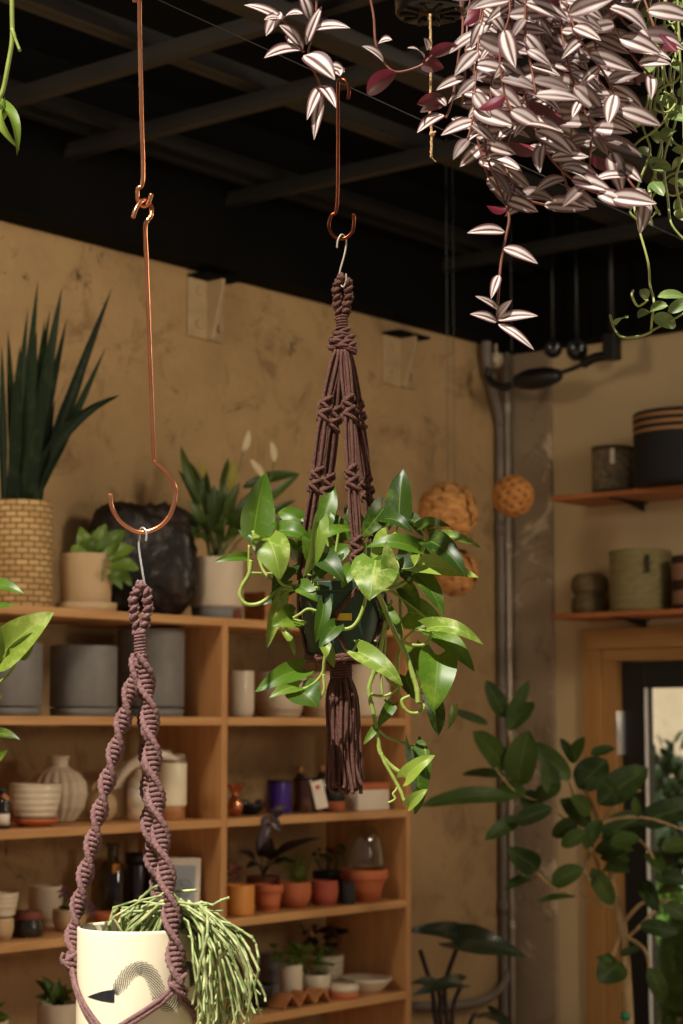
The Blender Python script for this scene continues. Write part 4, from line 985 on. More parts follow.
for pts_, dy in (([(617.5, 905), (599, 867), (582, 834), (545, 805), (516, 792), (495, 768)], -.15), ([(600, 826), (590, 800), (582, 785)], .05), ([(582, 834), (575, 800), (566, 770)], -.1), ([(612, 860), (600, 826), (640, 817), (690, 832)], -.2),
                 ([(618, 909), (578, 896), (553, 887), (537, 873)], -.1), ([(622, 925), (648, 900), (690, 906)], -.1), ([(624, 940), (640, 926), (660, 905)], .1), ([(545, 805), (530, 812), (516, 820)], -.1), ([(516, 792), (512, 760), (508, 728)], -.1), ([(600, 826), (620, 800), (640, 790)], .1), ([(610, 850), (625, 835), (645, 845), (660, 872)], -.15), ([(623, 930), (612, 960), (616, 970)], -.1), ([(624, 935), (645, 950), (650, 975)], -.15), ([(592, 845), (585, 870), (590, 880)], -.1)):
    L = len(pts_); br.tube(smooth([P(x, y, FY + dy * i / (L - 1)) for i, (x, y) in enumerate(pts_)], 4), [max(.0025, .008 - .0016 * i / 4) for i in range(4 * (L - 1) + 1)], 7)
br.build('branch', 'bark', t)
mb = MB()
for b, e, w, sh in (((505, 717), (486, 680), 18, 0), ((507, 727), (529, 680), 15, 0), ((508, 730), (534, 702), 22, .5), ((488, 724), (452, 710), 9, 0), ((505, 768), (473, 731), 26, 0), ((517, 785), (529, 730), 34, 0), ((505, 776), (462, 774), 13, .8), ((570, 780), (532, 742), 22, 0), ((578, 788), (607, 760), 34, .3),
                   ((575, 763), (560, 738), 11, 0), ((570, 762), (585, 737), 15, 0), ((591, 755), (615, 748), 14, .8), ((598, 804), (648, 768), 34, .2), ((514, 798), (420, 806), 20, .4), ((520, 818), (485, 840), 17, 0), ((516, 822), (553, 808), 20, .2), ((578, 820), (552, 836), 18, 0), ((586, 832), (561, 846), 17, 0), ((538, 868), (507, 848), 25, 0),
                   ((552, 884), (584, 868), 22, .3), ((575, 897), (536, 903), 9, .8), ((530, 878), (504, 890), 12, .5), ((592, 868), (613, 905), 20, 0), ((594, 850), (634, 850), 18, .4), ((602, 838), (646, 815), 29, .2), ((640, 824), (694, 806), 29, .2), ((604, 868), (630, 872), 18, .3), ((649, 853), (661, 874), 18, 0), ((638, 817), (635, 796), 10, 0),
                   ((655, 877), (690, 882), 17, .3), ((658, 892), (684, 890), 12, .3), ((642, 880), (658, 912), 18, 0), ((640, 925), (677, 934), 19, .3), ((620, 962), (598, 982), 32, 0), ((648, 968), (664, 1002), 20, 0), ((620, 955), (640, 948), 9, .3), ((612, 962), (596, 957), 8, .3), ((560, 800), (590, 825), 22, .2), ((555, 796), (545, 760), 20, .2), ((535, 800), (560, 790), 22, .3), ((590, 812), (570, 798), 20, .2), ((600, 820), (585, 850), 18, 0), ((618, 800), (600, 780), 16, .2), ((610, 845), (640, 838), 20, .6), ((630, 860), (600, 858), 18, .6), ((662, 850), (690, 842), 20, .3), ((664, 905), (690, 918), 18, .2), ((525, 795), (500, 785), 18, .3), ((540, 806), (520, 795), 22, .1)):
    pxleaf(mb, None, fk, FY - .12, b, e, w, 'oval', dyb=R.uniform(-.06, .08), dyt=R.uniform(-.14, .1), up=.15 + sh, sidey=R.uniform(-.3, .3), wave=.03, curl=R.uniform(.02, .12))
mb.build('foliage', 'ficus', t)
AY = 7.7
base = P(450, 1024, AY); t = thing('alocasia_plant', 'dark elephant-ear plant with a broad wavy leaf in the corner by the bookcase', 'plant', V((base.x, base.y, 0)))
mb, sm = MB(), MB(); ak = mpp(base)
for b, e, w, dy, up in (((455, 940), (526, 958), 30, -.1, .4), ((470, 945), (408, 930), 26, -.05, .6), ((440, 990), (410, 984), 16, -.1, .5), ((460, 984), (412, 996), 16, -.12, .4), ((490, 1014), (516, 1030), 14, -.15, .2)):
    pxleaf(mb, None, ak, AY + dy, b, e, w, 'heart', dyt=-.15, up=up, wave=.07, curl=.14, nl=14, nw=10)
root = V((base.x, base.y, .3))
for pts_ in (((447, 1024), (445, 985), (457, 948)), ((436, 1024), (432, 990), (420, 950)), ((441, 1024), (440, 1000), (438, 988)), ((470, 1024), (480, 1016), (490, 1014)), ((452, 1024), (455, 1000), (462, 984))):
    sm.tube(smooth([root] + [P(x, y, AY - .05) for x, y in pts_], 6), .009, 8)
mb.build('foliage', 'alocasia', t); sm.build('stem', 'darkleaf', t)
MB().lathe(V((base.x, base.y, 0)), scaled(rimmed(TAPERM, .08), .16, .32), 36).build('pot', 'terra_dark', t)
MB().lathe(V((base.x, base.y, .27)), [(0, -.01), (.13, -.01), (.13, 0), (0, .01)], 30).build('soil', 'soil', t)
# ================================================================== FOREGROUND: CABLE AND HOOKS
LY, CY = 2.9, 3.3                       # left hanger and centre hanger
zc = P(140, -9, LY).z
def cabpt(Y):                           # the cable runs level, above the frame at the left and into view behind
    a, b = P(139, -9, LY), P(338, 82, CY); t = (Y - a.y) / (b.y - a.y); return a.lerp(b, t)
ce = cabpt(4.0); d_ = (cabpt(4) - cabpt(3)); kk = (RW - .01 - u.dot(cabpt(4))) / u.dot(d_)
cend = cabpt(4.0 + kk)
t = thing('steel_cable', 'thin dark steel cable stretched under the ceiling, carrying the copper hooks', 'cable', cabpt(LY))
MB().tube([cabpt(1.5), cabpt(LY), cabpt(CY), cend], .0009, 6).build('cable', 'beam', t)
struct(MB().tube([cabpt(1.5) - UP * .3, V((cabpt(1.5).x, cabpt(1.5).y, 4.2))], .03, 8).build('ceiling_post', 'beam'))
def wire(name, label, pts, r, m, cat='hook', k=7, seg=10):
    return tag(MB().tube(smooth(pts, k), r, seg).build(name, m, None, pts[0]), label, cat, 'copper hooks' if name == 'copper_hook' else 'wire hooks')
kL = mpp(P(140, 300, LY)); kC = mpp(P(340, 300, CY))
L_ = lambda x, y, dy=0: P(x, y, LY + dy)
C_ = lambda x, y, dy=0: P(x, y, CY + dy)
wire('copper_hook', 'upper copper hook hanging from the cable above the mauve plant hanger', [L_(135, 2, .012), L_(134, -6, .01), L_(136, -12, .003), L_(139, -11, -.006), L_(139.5, 0, -.006), L_(140, 40), L_(141.5, 110), L_(143, 178), L_(138, 189), L_(138, 200), L_(143, 206), L_(148, 204), L_(151.5, 194)], .0033, 'copper')
wire('copper_hook', 'long copper hook with a wide open curl, linked under the upper copper hook', [L_(133, 218, -.02), L_(136, 209, -.018), L_(141, 202, -.01), L_(146, 200.5, .004), L_(151, 206, .008), L_(151, 216, .004), L_(145.5, 226), L_(146.5, 260), L_(149, 330), L_(152, 408), L_(154, 456), L_(156, 462), L_(168, 474), L_(175.5, 491), L_(170, 515), L_(157, 528), L_(139, 532), L_(122, 523), L_(112.5, 509), L_(110, 494)], .0034, 'copper', k=8)
wire('copper_hook', 'dim copper hook with a small curl holding the brown plant hanger', [C_(348, 99, -.004), C_(349, 90, -.006), C_(345, 81, -.004), C_(340, 80, 0), C_(338, 86, .004), C_(338, 140), C_(337, 205), C_(331, 216), C_(329, 227), C_(335, 237), C_(344, 238.5), C_(352, 232), C_(354, 222), C_(353.5, 214)], .0030, 'copper_shaded')
wire('wire_hook', 'bright steel wire hook between the long copper hook and the mauve hanger', [L_(146, 541, -.008), L_(146.5, 533, -.008), L_(143.5, 528, -.004), L_(140, 531, .006), L_(139, 548, .005), L_(142.5, 572), L_(144.5, 586, 0), L_(141, 593, .004), L_(137.5, 587, .006), L_(138, 580, .006)], .0016, 'steel')
wire('wire_hook', 'dull wire hook between the dim copper hook and the brown hanger', [C_(337, 248, -.006), C_(338, 240, -.006), C_(342, 234.5, -.003), C_(346, 240, .004), C_(345, 252, .004), C_(340, 271), C_(339, 281), C_(343, 287, -.004), C_(346, 281, -.004), C_(346, 274, -.004)], .0014, 'zinc')

# ------------------------------------------------------------------ macrame pieces
def frames(path, k):
    return [(p, t, (V((1, 0, 0)) - t * t.x).normalized()) for p, t in along(path, k)]
def plait(mb, path, r, cr, step):
    L = sum((b - a).length for a, b in zip(path, path[1:])); k = max(4, int(L / step)); mb.tube(path, r * .55, 8)
    for i, (p, t, e) in enumerate(frames(path, k)):
        f = t.cross(e)
        for s in (1, -1):
            b = f * s
            mb.tube([p - e * r * .9 + t * step * .55 * s, p + b * r * .85 + e * 0 - t * 0, p + e * r * .9 - t * step * .55 * s], [cr * .9, cr * 1.15, cr * .9], 7)
        sgn = 1 if i % 2 else -1
        mb.tube([p + e * sgn * r * .7 - t * step * .5, p + e * sgn * r * 1.05, p + e * sgn * r * .7 + t * step * .5], [cr * .7, cr * 1.1, cr * .7], 7)
def wrap(mb, a, b, r, cr, turns):
    d = (b - a).normalized(); e = (V((1, 0, 0)) - d * d.x).normalized(); f = d.cross(e); k = int(turns * 12)
    mb.tube([a, b], r, 12)
    mb.tube([a.lerp(b, i / k) + (e * math.cos(i * PI / 6) + f * math.sin(i * PI / 6)) * r for i in range(k + 1)], cr, 7)
def sinnet(mb, path, r, cr, step, half_turn, phase=0):
    """half-knot spiral: two edge cords winding like a helix with rungs knotted over a core"""
    L = sum((b - a).length for a, b in zip(path, path[1:])); k = int(L / step)
    mb.tube([p for p, _, _ in frames(path, k)], r * .5, 8); e1, e2 = [], []
    sub = 3; fr = frames(path, k * sub)
    for i, (p, t, e) in enumerate(fr):
        f = t.cross(e); ph = phase - PI * i * L / (k * sub) / half_turn; a = e * math.cos(ph) + f * math.sin(ph); b = t.cross(a)
        w = 1 + .06 * math.cos(2 * PI * i / sub)
        e1.append(p + a * r * w); e2.append(p - a * r * w)
        if i % sub == 0:
            for s in (1, -1):
                mb.tube([p - a * r * .95 + t * step * .25 * s, p - a * r * .5 + b * s * r * .36, p + b * s * r * .42, p + a * r * .5 + b * s * r * .36, p + a * r * .95 - t * step * .25 * s], [cr * .9, cr * 1.15, cr * 1.2, cr * 1.15, cr * .9], 7)
    wob = [cr * (1.55 + .16 * math.cos(2 * PI * i / sub)) for i in range(len(e1))]
    mb.tube(e1, wob, 8); mb.tube(e2, wob, 8)
def cords(mb, path, offs, cr, seg=7):
    fr = frames(path, len(path))
    for ox, oy in offs:
        mb.tube([p + e * ox + t.cross(e) * oy for p, t, e in fr], cr, seg)
def knot(mb, p, t, r, cr, h):
    """square knot cinched round a bundle"""
    e = (V((1, 0, 0)) - t * t.x).normalized(); f = t.cross(e)
    mb.tube([p - t * h / 2, p + t * h / 2], r * .6, 8)
    for q in range(2):
        z = (q - .5) * h * .5; s = 1 if q % 2 else -1
        pts = [p + t * (z + s * h * .34 * math.cos(a)) + e * r * math.cos(a) + f * r * .75 * math.sin(a) for a in [i * PI / 8 for i in range(16)]]
        mb.tube(pts, cr, 7, closed=True)
    mb.tube(smooth([p - e * r * .9 + t * h * .55, p - e * r * 1.12 + t * h * .1, p + f * -r * .9 - t * h * .05, p + e * r * 1.1 - t * h * .2, p + e * r * .8 - t * h * .6], 4), cr, 7)

# ------------------------------------------------------------------ LEFT: mauve hanger with the swan pot
PCX = 136.0; pc = L_(PCX, 926); PR_ = 58.5 * mpp(pc); PH = .172; pz1 = pc.z; pz0 = pz1 - PH
t = thing('plant_hanger', 'mauve knotted cord hanger with spiral strands around the white swan pot', 'plant hanger', L_(141, 583), 'knotted plant hangers')
mb = MB()
plait(mb, smooth([L_(141, 586), L_(135, 594), L_(134, 612), L_(138, 632)], 4), 4.4 * kL, 2.0 * kL, 6.2 * kL)
plait(mb, smooth([L_(141, 586), L_(147, 594), L_(147.5, 612), L_(142, 632)], 4), 4.4 * kL, 2.0 * kL, 6.2 * kL)
mb.build('loop', 'rope_mauve', t)
mb = MB(); wrap(mb, L_(140, 632), L_(140.5, 655), 5.2 * kL, 1.3 * kL, 7); mb.build('wrapped_knot', 'rope_mauve', t)
def onpot(ang, z, r=PR_ + .014): return V((pc.x + r * math.cos(ang), pc.y + r * math.sin(ang), z))
zK = L_(0, 975).z
kF = V((L_(178, 985, -.08).x, pc.y - .078, L_(178, 985, -.08).z)); kL1 = L_(70, 962, -.015); kB = onpot(1.15, pz1 - .02)
paths = [smooth([L_(139, 656, .004), L_(133, 682), L_(127, 705), L_(118, 740), L_(108, 778), L_(99, 815), L_(91, 850), L_(82, 888), L_(74, 930), kL1], 5),
         smooth([L_(142, 656, -.004), L_(147, 690, -.006), L_(150, 720, -.012), L_(153, 770, -.024), L_(159, 825, -.038), L_(166, 875, -.055), L_(173, 930, -.07), kF], 5),
         smooth([L_(140, 657, .006), L_(145, 690, .018), L_(147, 740, .03), L_(149, 790, .045), L_(151, 850, .06), kB], 5)]
for q, ph, rr, ht in zip(paths, (.4, 1.9, 2.6), (6.0, 7.0, 6.4), (30, 38, 34)):
    mb = MB(); sinnet(mb, q, rr * kL, 1.9 * kL, 5.0 * kL, ht * kL, ph); mb.build('spiral_strand', 'rope_mauve', t)
bot = V((pc.x, pc.y, pz0 - .03))
net = MB()
def around(a0, a1, z0, z1, k=8, r=PR_ + .006): return [onpot(a0 + (a1 - a0) * i / k, z0 + (z1 - z0) * i / k, r) for i in range(k + 1)]
aF = math.atan2(kF.y - pc.y, kF.x - pc.x); aL = math.atan2(kL1.y - pc.y, kL1.x - pc.x) % (2 * PI); aF %= 2 * PI; aB = 1.15
mids = [((aF + aL) / 2 if aF > aL else 0), (aF + aB + 2 * PI) / 2, (aB + aL) / 2]
zm = pz0 + .03
for k0, a, ms in ((kF, aF, (mids[0], mids[1])), (kL1, aL, (mids[0], mids[2])), (kB, aB + (2 * PI if False else 0), (mids[1] - 2 * PI, mids[2]))):
    mm_ = MB(); knot(mm_, k0, UP, 7 * kL, 2.2 * kL, 16 * kL); net.add(mm_.v, mm_.f, mm_.uv)
    for am in ms:
        pts = [k0] + around(a + (am - a) * .15, am, k0.z - .02, zm)
        for o in (-.0035, .0035):
            net.tube([x + UP * o for x in smooth(pts, 2)], 2.3 * kL, 7)
for am in mids:
    for o in (-.004, .004):
        net.tube(smooth([onpot(am + o * 10, zm, PR_ + .006), onpot(am + o * 10, pz0 - .004, PR_ + .004), onpot(am + o * 10, pz0 - .015, PR_ * .5), bot + UP * .005], 4), 2.2 * kL, 7)
net.build('net', 'rope_mauve', t)
mb = MB(); wrap(mb, bot + UP * .01, bot - UP * .03, .012, .003, 5); 
for i in range(14):
    a = i * .9; mb.tube([bot - UP * .02 + V((math.cos(a), math.sin(a), 0)) * .008, bot - UP * .16 + V((math.cos(a), math.sin(a), 0)) * .02], .003, 6)
mb.build('tassel', 'rope_mauve', t)

t = thing('hanging_cactus_pot', 'cream cylinder pot printed with a black long-necked bird, thin green stems spilling out', 'plant', V((pc.x, pc.y, pz0)))
pot_o = MB().lathe(V((pc.x, pc.y, pz0)), [(0, 0), (PR_ * .94, 0), (PR_ * .985, .004), (PR_, .012), (PR_, PH - .004), (PR_ * .99, PH), (PR_ * .955, PH), (PR_ * .945, PH - .004), (PR_ * .94, PH * .6), (PR_ * .9, PH * .55), (0, PH * .54)], 72).build('pot', 'cream_glaze', t)
MB().lathe(V((pc.x, pc.y, pz1 - .03)), [(0, -.01), (PR_ * .93, -.01), (PR_ * .93, 0), (PR_ * .5, .006), (0, .008)], 40).build('soil', 'soil', t)
def pp(px, py, lift=.0005):
    q = L_(px, py, -PR_); k = mpp(q); xo = max(-PR_ * .999, min(PR_ * .999, q.x - pc.x)); a = -math.acos(xo / PR_)
    yy = pc.y + PR_ * math.sin(a); q2 = P(px, py, yy); xo = max(-PR_ * .999, min(PR_ * .999, q2.x - pc.x)); a = -math.acos(xo / PR_)
    return V((pc.x + (PR_ + lift) * math.cos(a), pc.y + (PR_ + lift) * math.sin(a), q2.z))
ink = MB()
# beak: from its tip at the left to the head
tipc = [((87.5, 997), 0.2), ((92, 997), 2.2), ((97, 997), 4.2), ((102, 997), 5.8), ((108, 997), 7), ((112, 997), 7.6), ((114.5, 997), 7.4)]
up_, lo_ = [], []
for (x, y), hw in tipc: up_.append(pp(x, y - hw * .95)); lo_.append(pp(x, y + hw * .75))
vs = up_ + lo_; k = len(up_); ink.add(vs, [(i, k + i, k + i + 1, i + 1) for i in range(k - 1)])
# neck: rows of small scales along an S-curve (px)
def cr2(pts, k):
    return [(v.x, v.y) for v in smooth([V((x, y, 0)) for x, y in pts], k)]
def neck(pts, w0, w1):
    c = cr2(pts, 8); cc = [V((x, y, 0)) for x, y in c]; K = 130; al = along(cc, K); NP = 7
    Ltot = sum((b - a).length for a, b in zip(cc, cc[1:])); cyc = Ltot / 34
    for sg in (1, -1):
        for j in range(NP):
            vs = []
            for i, (q, tt) in enumerate(al):
                hw = (w0 + (w1 - w0) * i / (K - 1)) * (.5 + .5 * min(1, i / 12)); s_ = V((-tt.y, tt.x, 0)); x = ((i / (K - 1)) * cyc * sg + j / NP) % 1
                if x < .03 and vs:
                    if len(vs) > 3: ink.add(vs, [(a, a + 1, a + 3, a + 2) for a in range(0, len(vs) - 2, 2)])
                    vs = []; continue
                o = (x * 2 - 1) * hw; lw = .5 - .3 * abs(x * 2 - 1) ** 2
                cx, cy = q.x + s_.x * o, q.y + s_.y * o
                vs += [pp(cx + tt.x * lw * .7 + s_.x * lw * .5, cy + tt.y * lw * .7 + s_.y * lw * .5), pp(cx - tt.x * lw * .7 - s_.x * lw * .5, cy - tt.y * lw * .7 - s_.y * lw * .5)]
            if len(vs) > 3: ink.add(vs, [(a, a + 1, a + 3, a + 2) for a in range(0, len(vs) - 2, 2)])
neck([(115, 994), (121, 984), (129, 973), (140, 968), (150, 973), (156, 985), (160, 998), (167, 1004), (175, 1000), (181, 990)], 7.5, 8.5)
neck([(181, 985), (185, 968), (189, 962), (192.5, 968), (193.3, 985)], 3.5, 2.5)
for f in range(len(ink.f)): pass
ink.build('printed_bird', 'ink', pot_o)
# thin jointed stems
mb = MB()
kk = kL
def jointed(pts, r):
    nd = smooth(pts, 2); nd = [nd[0]] + [q + V((R.gauss(0, 1.6), R.gauss(0, 2), R.gauss(0, 1.3))) * kk for q in nd[1:]]
    out, rr = [nd[0]], [r]
    for i, (a, b) in enumerate(zip(nd, nd[1:])):
        t_ = 1 - .3 * i / len(nd); out += [a.lerp(b, .12), a.lerp(b, .5), a.lerp(b, .88), b]; rr += [r * .9 * t_, r * 1.05 * t_, r * .9 * t_, r * 1.3 * t_]
    mb.tube(out, rr, 6, r=R.random())
for i in range(84):
    s = R.random(); x0 = 112 + 70 * R.random(); dy0 = R.uniform(-.05, .06)
    xe = 196 + 62 * R.random() ** 1.2; ye = R.uniform(960, 1035)
    if i < 70:
        xm = R.uniform(182, 204); ym = 905 + 18 * R.random()
        pts = [V((L_(x0, 930).x, pc.y + dy0, pz1 - .03)), L_((x0 * .6 + xm * .4), 903 + 10 * R.random(), dy0 - .01), L_(xm, ym, dy0 - .03), L_(xm * .45 + xe * .55 + R.uniform(0, 8), (ym + ye) / 2 - 8, dy0 - .05 + R.uniform(-.03, .03)), L_(xe, ye, dy0 - .05 + R.uniform(-.03, .03)), L_(xe + R.uniform(-8, 9), ye + R.uniform(12, 40), dy0 - .05)]
    else:
        pts = [V((L_(R.uniform(105, 150), 930).x, pc.y + dy0, pz1 - .03)), L_(R.uniform(112, 150), R.uniform(905, 918), dy0), L_(R.uniform(150, 190), R.uniform(892, 918), dy0 - .02), L_(R.uniform(190, 225), R.uniform(900, 945), dy0 - .04)]
    jointed(pts, R.uniform(1.2, 1.9) * kk)
for pts_ in (((170, 928), (190, 905), (212, 903), (228, 895)), ((170, 928), (200, 918), (230, 923), (253, 938)), ((172, 928), (205, 925), (240, 932), (257, 945), (258, 968)), ((175, 928), (215, 925), (232, 945), (258, 985), (264, 1002)), ((175, 930), (210, 950), (238, 1000), (264, 1010)), ((120, 928), (122, 918), (140, 898), (168, 880)), ((128, 928), (140, 908), (165, 895), (196, 890)), ((110, 930), (112, 918), (116, 908))):
    jointed([L_(x, y, -.03) for x, y in pts_], 1.7 * kk)
mb.build('stem', 'rhip', t)
# ------------------------------------------------------------------ CENTRE: brown hanger with the pothos
cc = C_(342, 585); GPX = 342.0; gz1 = C_(342, 584).z; gz0 = C_(342, 657).z; gR1, gR0 = 44 * kC, 33 * kC
t = thing('plant_hanger', 'brown macrame plant hanger with square knots and a long tassel, in the middle', 'plant hanger', C_(342, 276), 'knotted plant hangers')
mb = MB()
plait(mb, smooth([C_(342, 278), C_(337.5, 284), C_(337, 300), C_(340, 318)], 4), 3.9 * kC, 1.9 * kC, 5.8 * kC)
plait(mb, smooth([C_(342, 278), C_(348, 284), C_(348, 300), C_(344, 318)], 4), 3.9 * kC, 1.9 * kC, 5.8 * kC)
mb.build('loop', 'rope_brown', t)
mb = MB(); wrap(mb, C_(342, 316), C_(342, 330), 5 * kC, 1.3 * kC, 5); mb.build('wrapped_knot', 'rope_brown', t)
mb = MB()
for i, (x, y, s) in enumerate(((342, 334, 7), (338, 341, 7), (347, 341, 7), (343, 346, 8), (335, 348, 5), (350, 348, 5))):
    knot(mb, C_(x, y, -.004 * (i % 2)), UP, s * kC, 2 * kC, 9 * kC)
mb.build('gathering_knot', 'rope_brown', t)
OF = [(-3.4, -1), (-1.2, 1.5), (1.2, -1.6), (3.4, .8)]
def strand(p0, kn, end, name='knotted_strand'):
    """p0 start, knots, end: four cords in parallel, cinched at each knot"""
    mb = MB(); st = [p0] + kn + [end]
    for i, (a, b) in enumerate(zip(st, st[1:])):
        for j, (ox, oy) in enumerate(OF):
            s0_ = .35; mid = a.lerp(b, .5); e = V((1, 0, 0)); f = V((0, 1, 0))
            o = (e * ox + f * oy) * kC * 1.25
            mb.tube(smooth([a + o * .5, a.lerp(b, .25) + o, a.lerp(b, .75) + o, b + o * .5], 3), 1.75 * kC, 7)
    for q in kn:
        d = (end - p0).normalized(); knot(mb, q + d * 6 * kC, d, 5.6 * kC, 2.0 * kC, 12 * kC); knot(mb, q - d * 6 * kC, d, 5.2 * kC, 2.0 * kC, 12 * kC)
    return mb.build(name, 'rope_brown', t)
def rim(ang, z, r): return V((cc.x + r * math.cos(ang), cc.y + r * math.sin(ang), z))
ANG = [math.radians(a) for a in (212, 140, 300, 35)]
EN = [rim(a, gz1 + .003, gR1 + .006) for a in ANG]
strand(C_(338, 350, -.01), [C_(325, 409, -.03), C_(316, 480, -.045)], EN[0])
strand(C_(340, 350, .01), [C_(335, 418, .03), C_(327, 486, .05)], EN[1])
strand(C_(344, 350, -.012), [C_(349, 408, -.035), C_(352, 478, -.055), C_(357, 550, -.07)], EN[2])
strand(C_(347, 350, .012), [C_(359, 415, .03), C_(367, 489, .045)], EN[3])
net = MB(); zmid = gz0 + (gz1 - gz0) * .45; rm = gR0 + (gR1 - gR0) * .45 + .005
AM = []
AS = sorted(a % (2 * PI) for a in ANG)
for i, a in enumerate(AS):
    b = AS[(i + 1) % 4] + (2 * PI if i == 3 else 0); am = (a + b) / 2
    qm = rim(am, zmid, rm); knot(net, qm, UP, 4.6 * kC, 1.7 * kC, 8 * kC)
    for x in (a, b):
        for o in (-1, 1):
            net.tube([rim(x + (am - x) * j / 6 , gz1 + .003 + (zmid - gz1) * j / 6 + o * 1.4 * kC, gR1 + .006 + (rm - gR1 - .006) * j / 6) for j in range(7)], 1.6 * kC, 6)
            net.tube([rim(am + (x - am) * .5 * j / 5, zmid + (gz0 + .004 - zmid) * j / 5 + o * 1.2 * kC, rm + (gR0 + .004 - rm) * j / 5) for j in range(6)] + [rim(am + (x - am) * .5, gz0 - .008, gR0 * .6), V((cc.x, cc.y, gz0 - .012))], 1.6 * kC, 6)
rg = [rim(i * PI / 12, gz0 + .0 + .002 * math.sin(i * 2.1), gR0 + .004) for i in range(24)]
net.tube(rg, 2.4 * kC, 8, closed=True); net.tube([p - UP * 3.4 * kC + V((math.cos(i * 1.0), math.sin(i), 0)) * .001 for i, p in enumerate(rg)], 2.2 * kC, 8, closed=True)
for i in range(24): net.ball(rg[i] - UP * 1.5 * kC, 2.8 * kC, 8, 6)
net.build('net', 'rope_brown', t)
mb = MB(); wrap(mb, V((cc.x - 1 * kC, cc.y, gz0 - .010)), V((cc.x - 1 * kC, cc.y, gz0 - .036)), 9.5 * kC, 1.7 * kC, 6); mb.build('wrapped_knot', 'rope_brown', t)
mb = MB(); z0_ = gz0 - .034
for i in range(46):
    a = i * 2.399; rr = (i / 46) ** .5; rt = 9 * kC * rr; rb = (17 + 2 * R.random()) * kC * rr
    zl = C_(342, 786 + R.uniform(-7, 6)).z
    ox = 2.5 * kC
    p0 = V((cc.x - kC + rt * math.cos(a), cc.y + rt * math.sin(a), z0_)); p3 = V((cc.x + ox + rb * math.cos(a), cc.y + rb * math.sin(a), zl))
    b1 = p0.lerp(p3, .2) + V((math.cos(a), math.sin(a), 0)) * 5 * kC * rr; b2 = p0.lerp(p3, .65) + V((R.uniform(-1, 1), R.uniform(-1, 1), 0)) * 2 * kC
    mb.tube(smooth([p0, b1, b2, p3 + V((R.uniform(-2, 2) * kC, 0, 4 * kC)), p3 + V((R.uniform(-3, 5) * kC, 0, -2 * kC))], 4), 1.9 * kC, 6)
mb.tube(smooth([C_(350, 785), C_(357, 780, -.01), C_(362, 783, -.012)], 3), 1.6 * kC, 6)
mb.build('tassel', 'rope_brown', t)

t = thing('hanging_pothos', 'bright green pothos in a dark green plastic pot held by the brown hanger', 'plant', V((cc.x, cc.y, gz0)))
MB().lathe(V((cc.x, cc.y, gz0)), [(0, .001), (gR0 * .96, .001), (gR0, .006), (gR1 * .95, (gz1 - gz0) * .86), (gR1, (gz1 - gz0) * .87), (gR1, gz1 - gz0), (gR1 * .95, gz1 - gz0), (gR0 * .98, .012), (0, .012)], 64, lambda a, z: 1 + .012 * (abs(math.sin(a * 6)) if z < .86 else 0)).build('pot', 'pot_green', t)
MB().lathe(V((cc.x, cc.y, gz1 - .015)), [(0, -.01), (gR1 * .92, -.01), (gR1 * .92, 0), (0, .006)], 30).build('soil', 'soil', t)
q = C_(343, 619, -.068); e = V((1, 0, 0)); 
lb = MB(); vs = []
for j in range(7):
    xx = (j / 6 - .5) * 17 * kC
    for zz in (3.4, -3.4):
        z = C_(343, 619).z + zz * kC; rr = gR0 + (gR1 - gR0) * (z - gz0) / (gz1 - gz0) + .0022; xo = (343 - GPX) * kC + xx
        vs.append(V((cc.x + xo, cc.y - (rr * rr - xo * xo) ** .5, z)))
lb.add(vs, [(2 * j, 2 * j + 1, 2 * j + 3, 2 * j + 2) for j in range(6)]); lb.build('label', 'yellow', t)
mb, pale, st = MB(), MB(), MB()
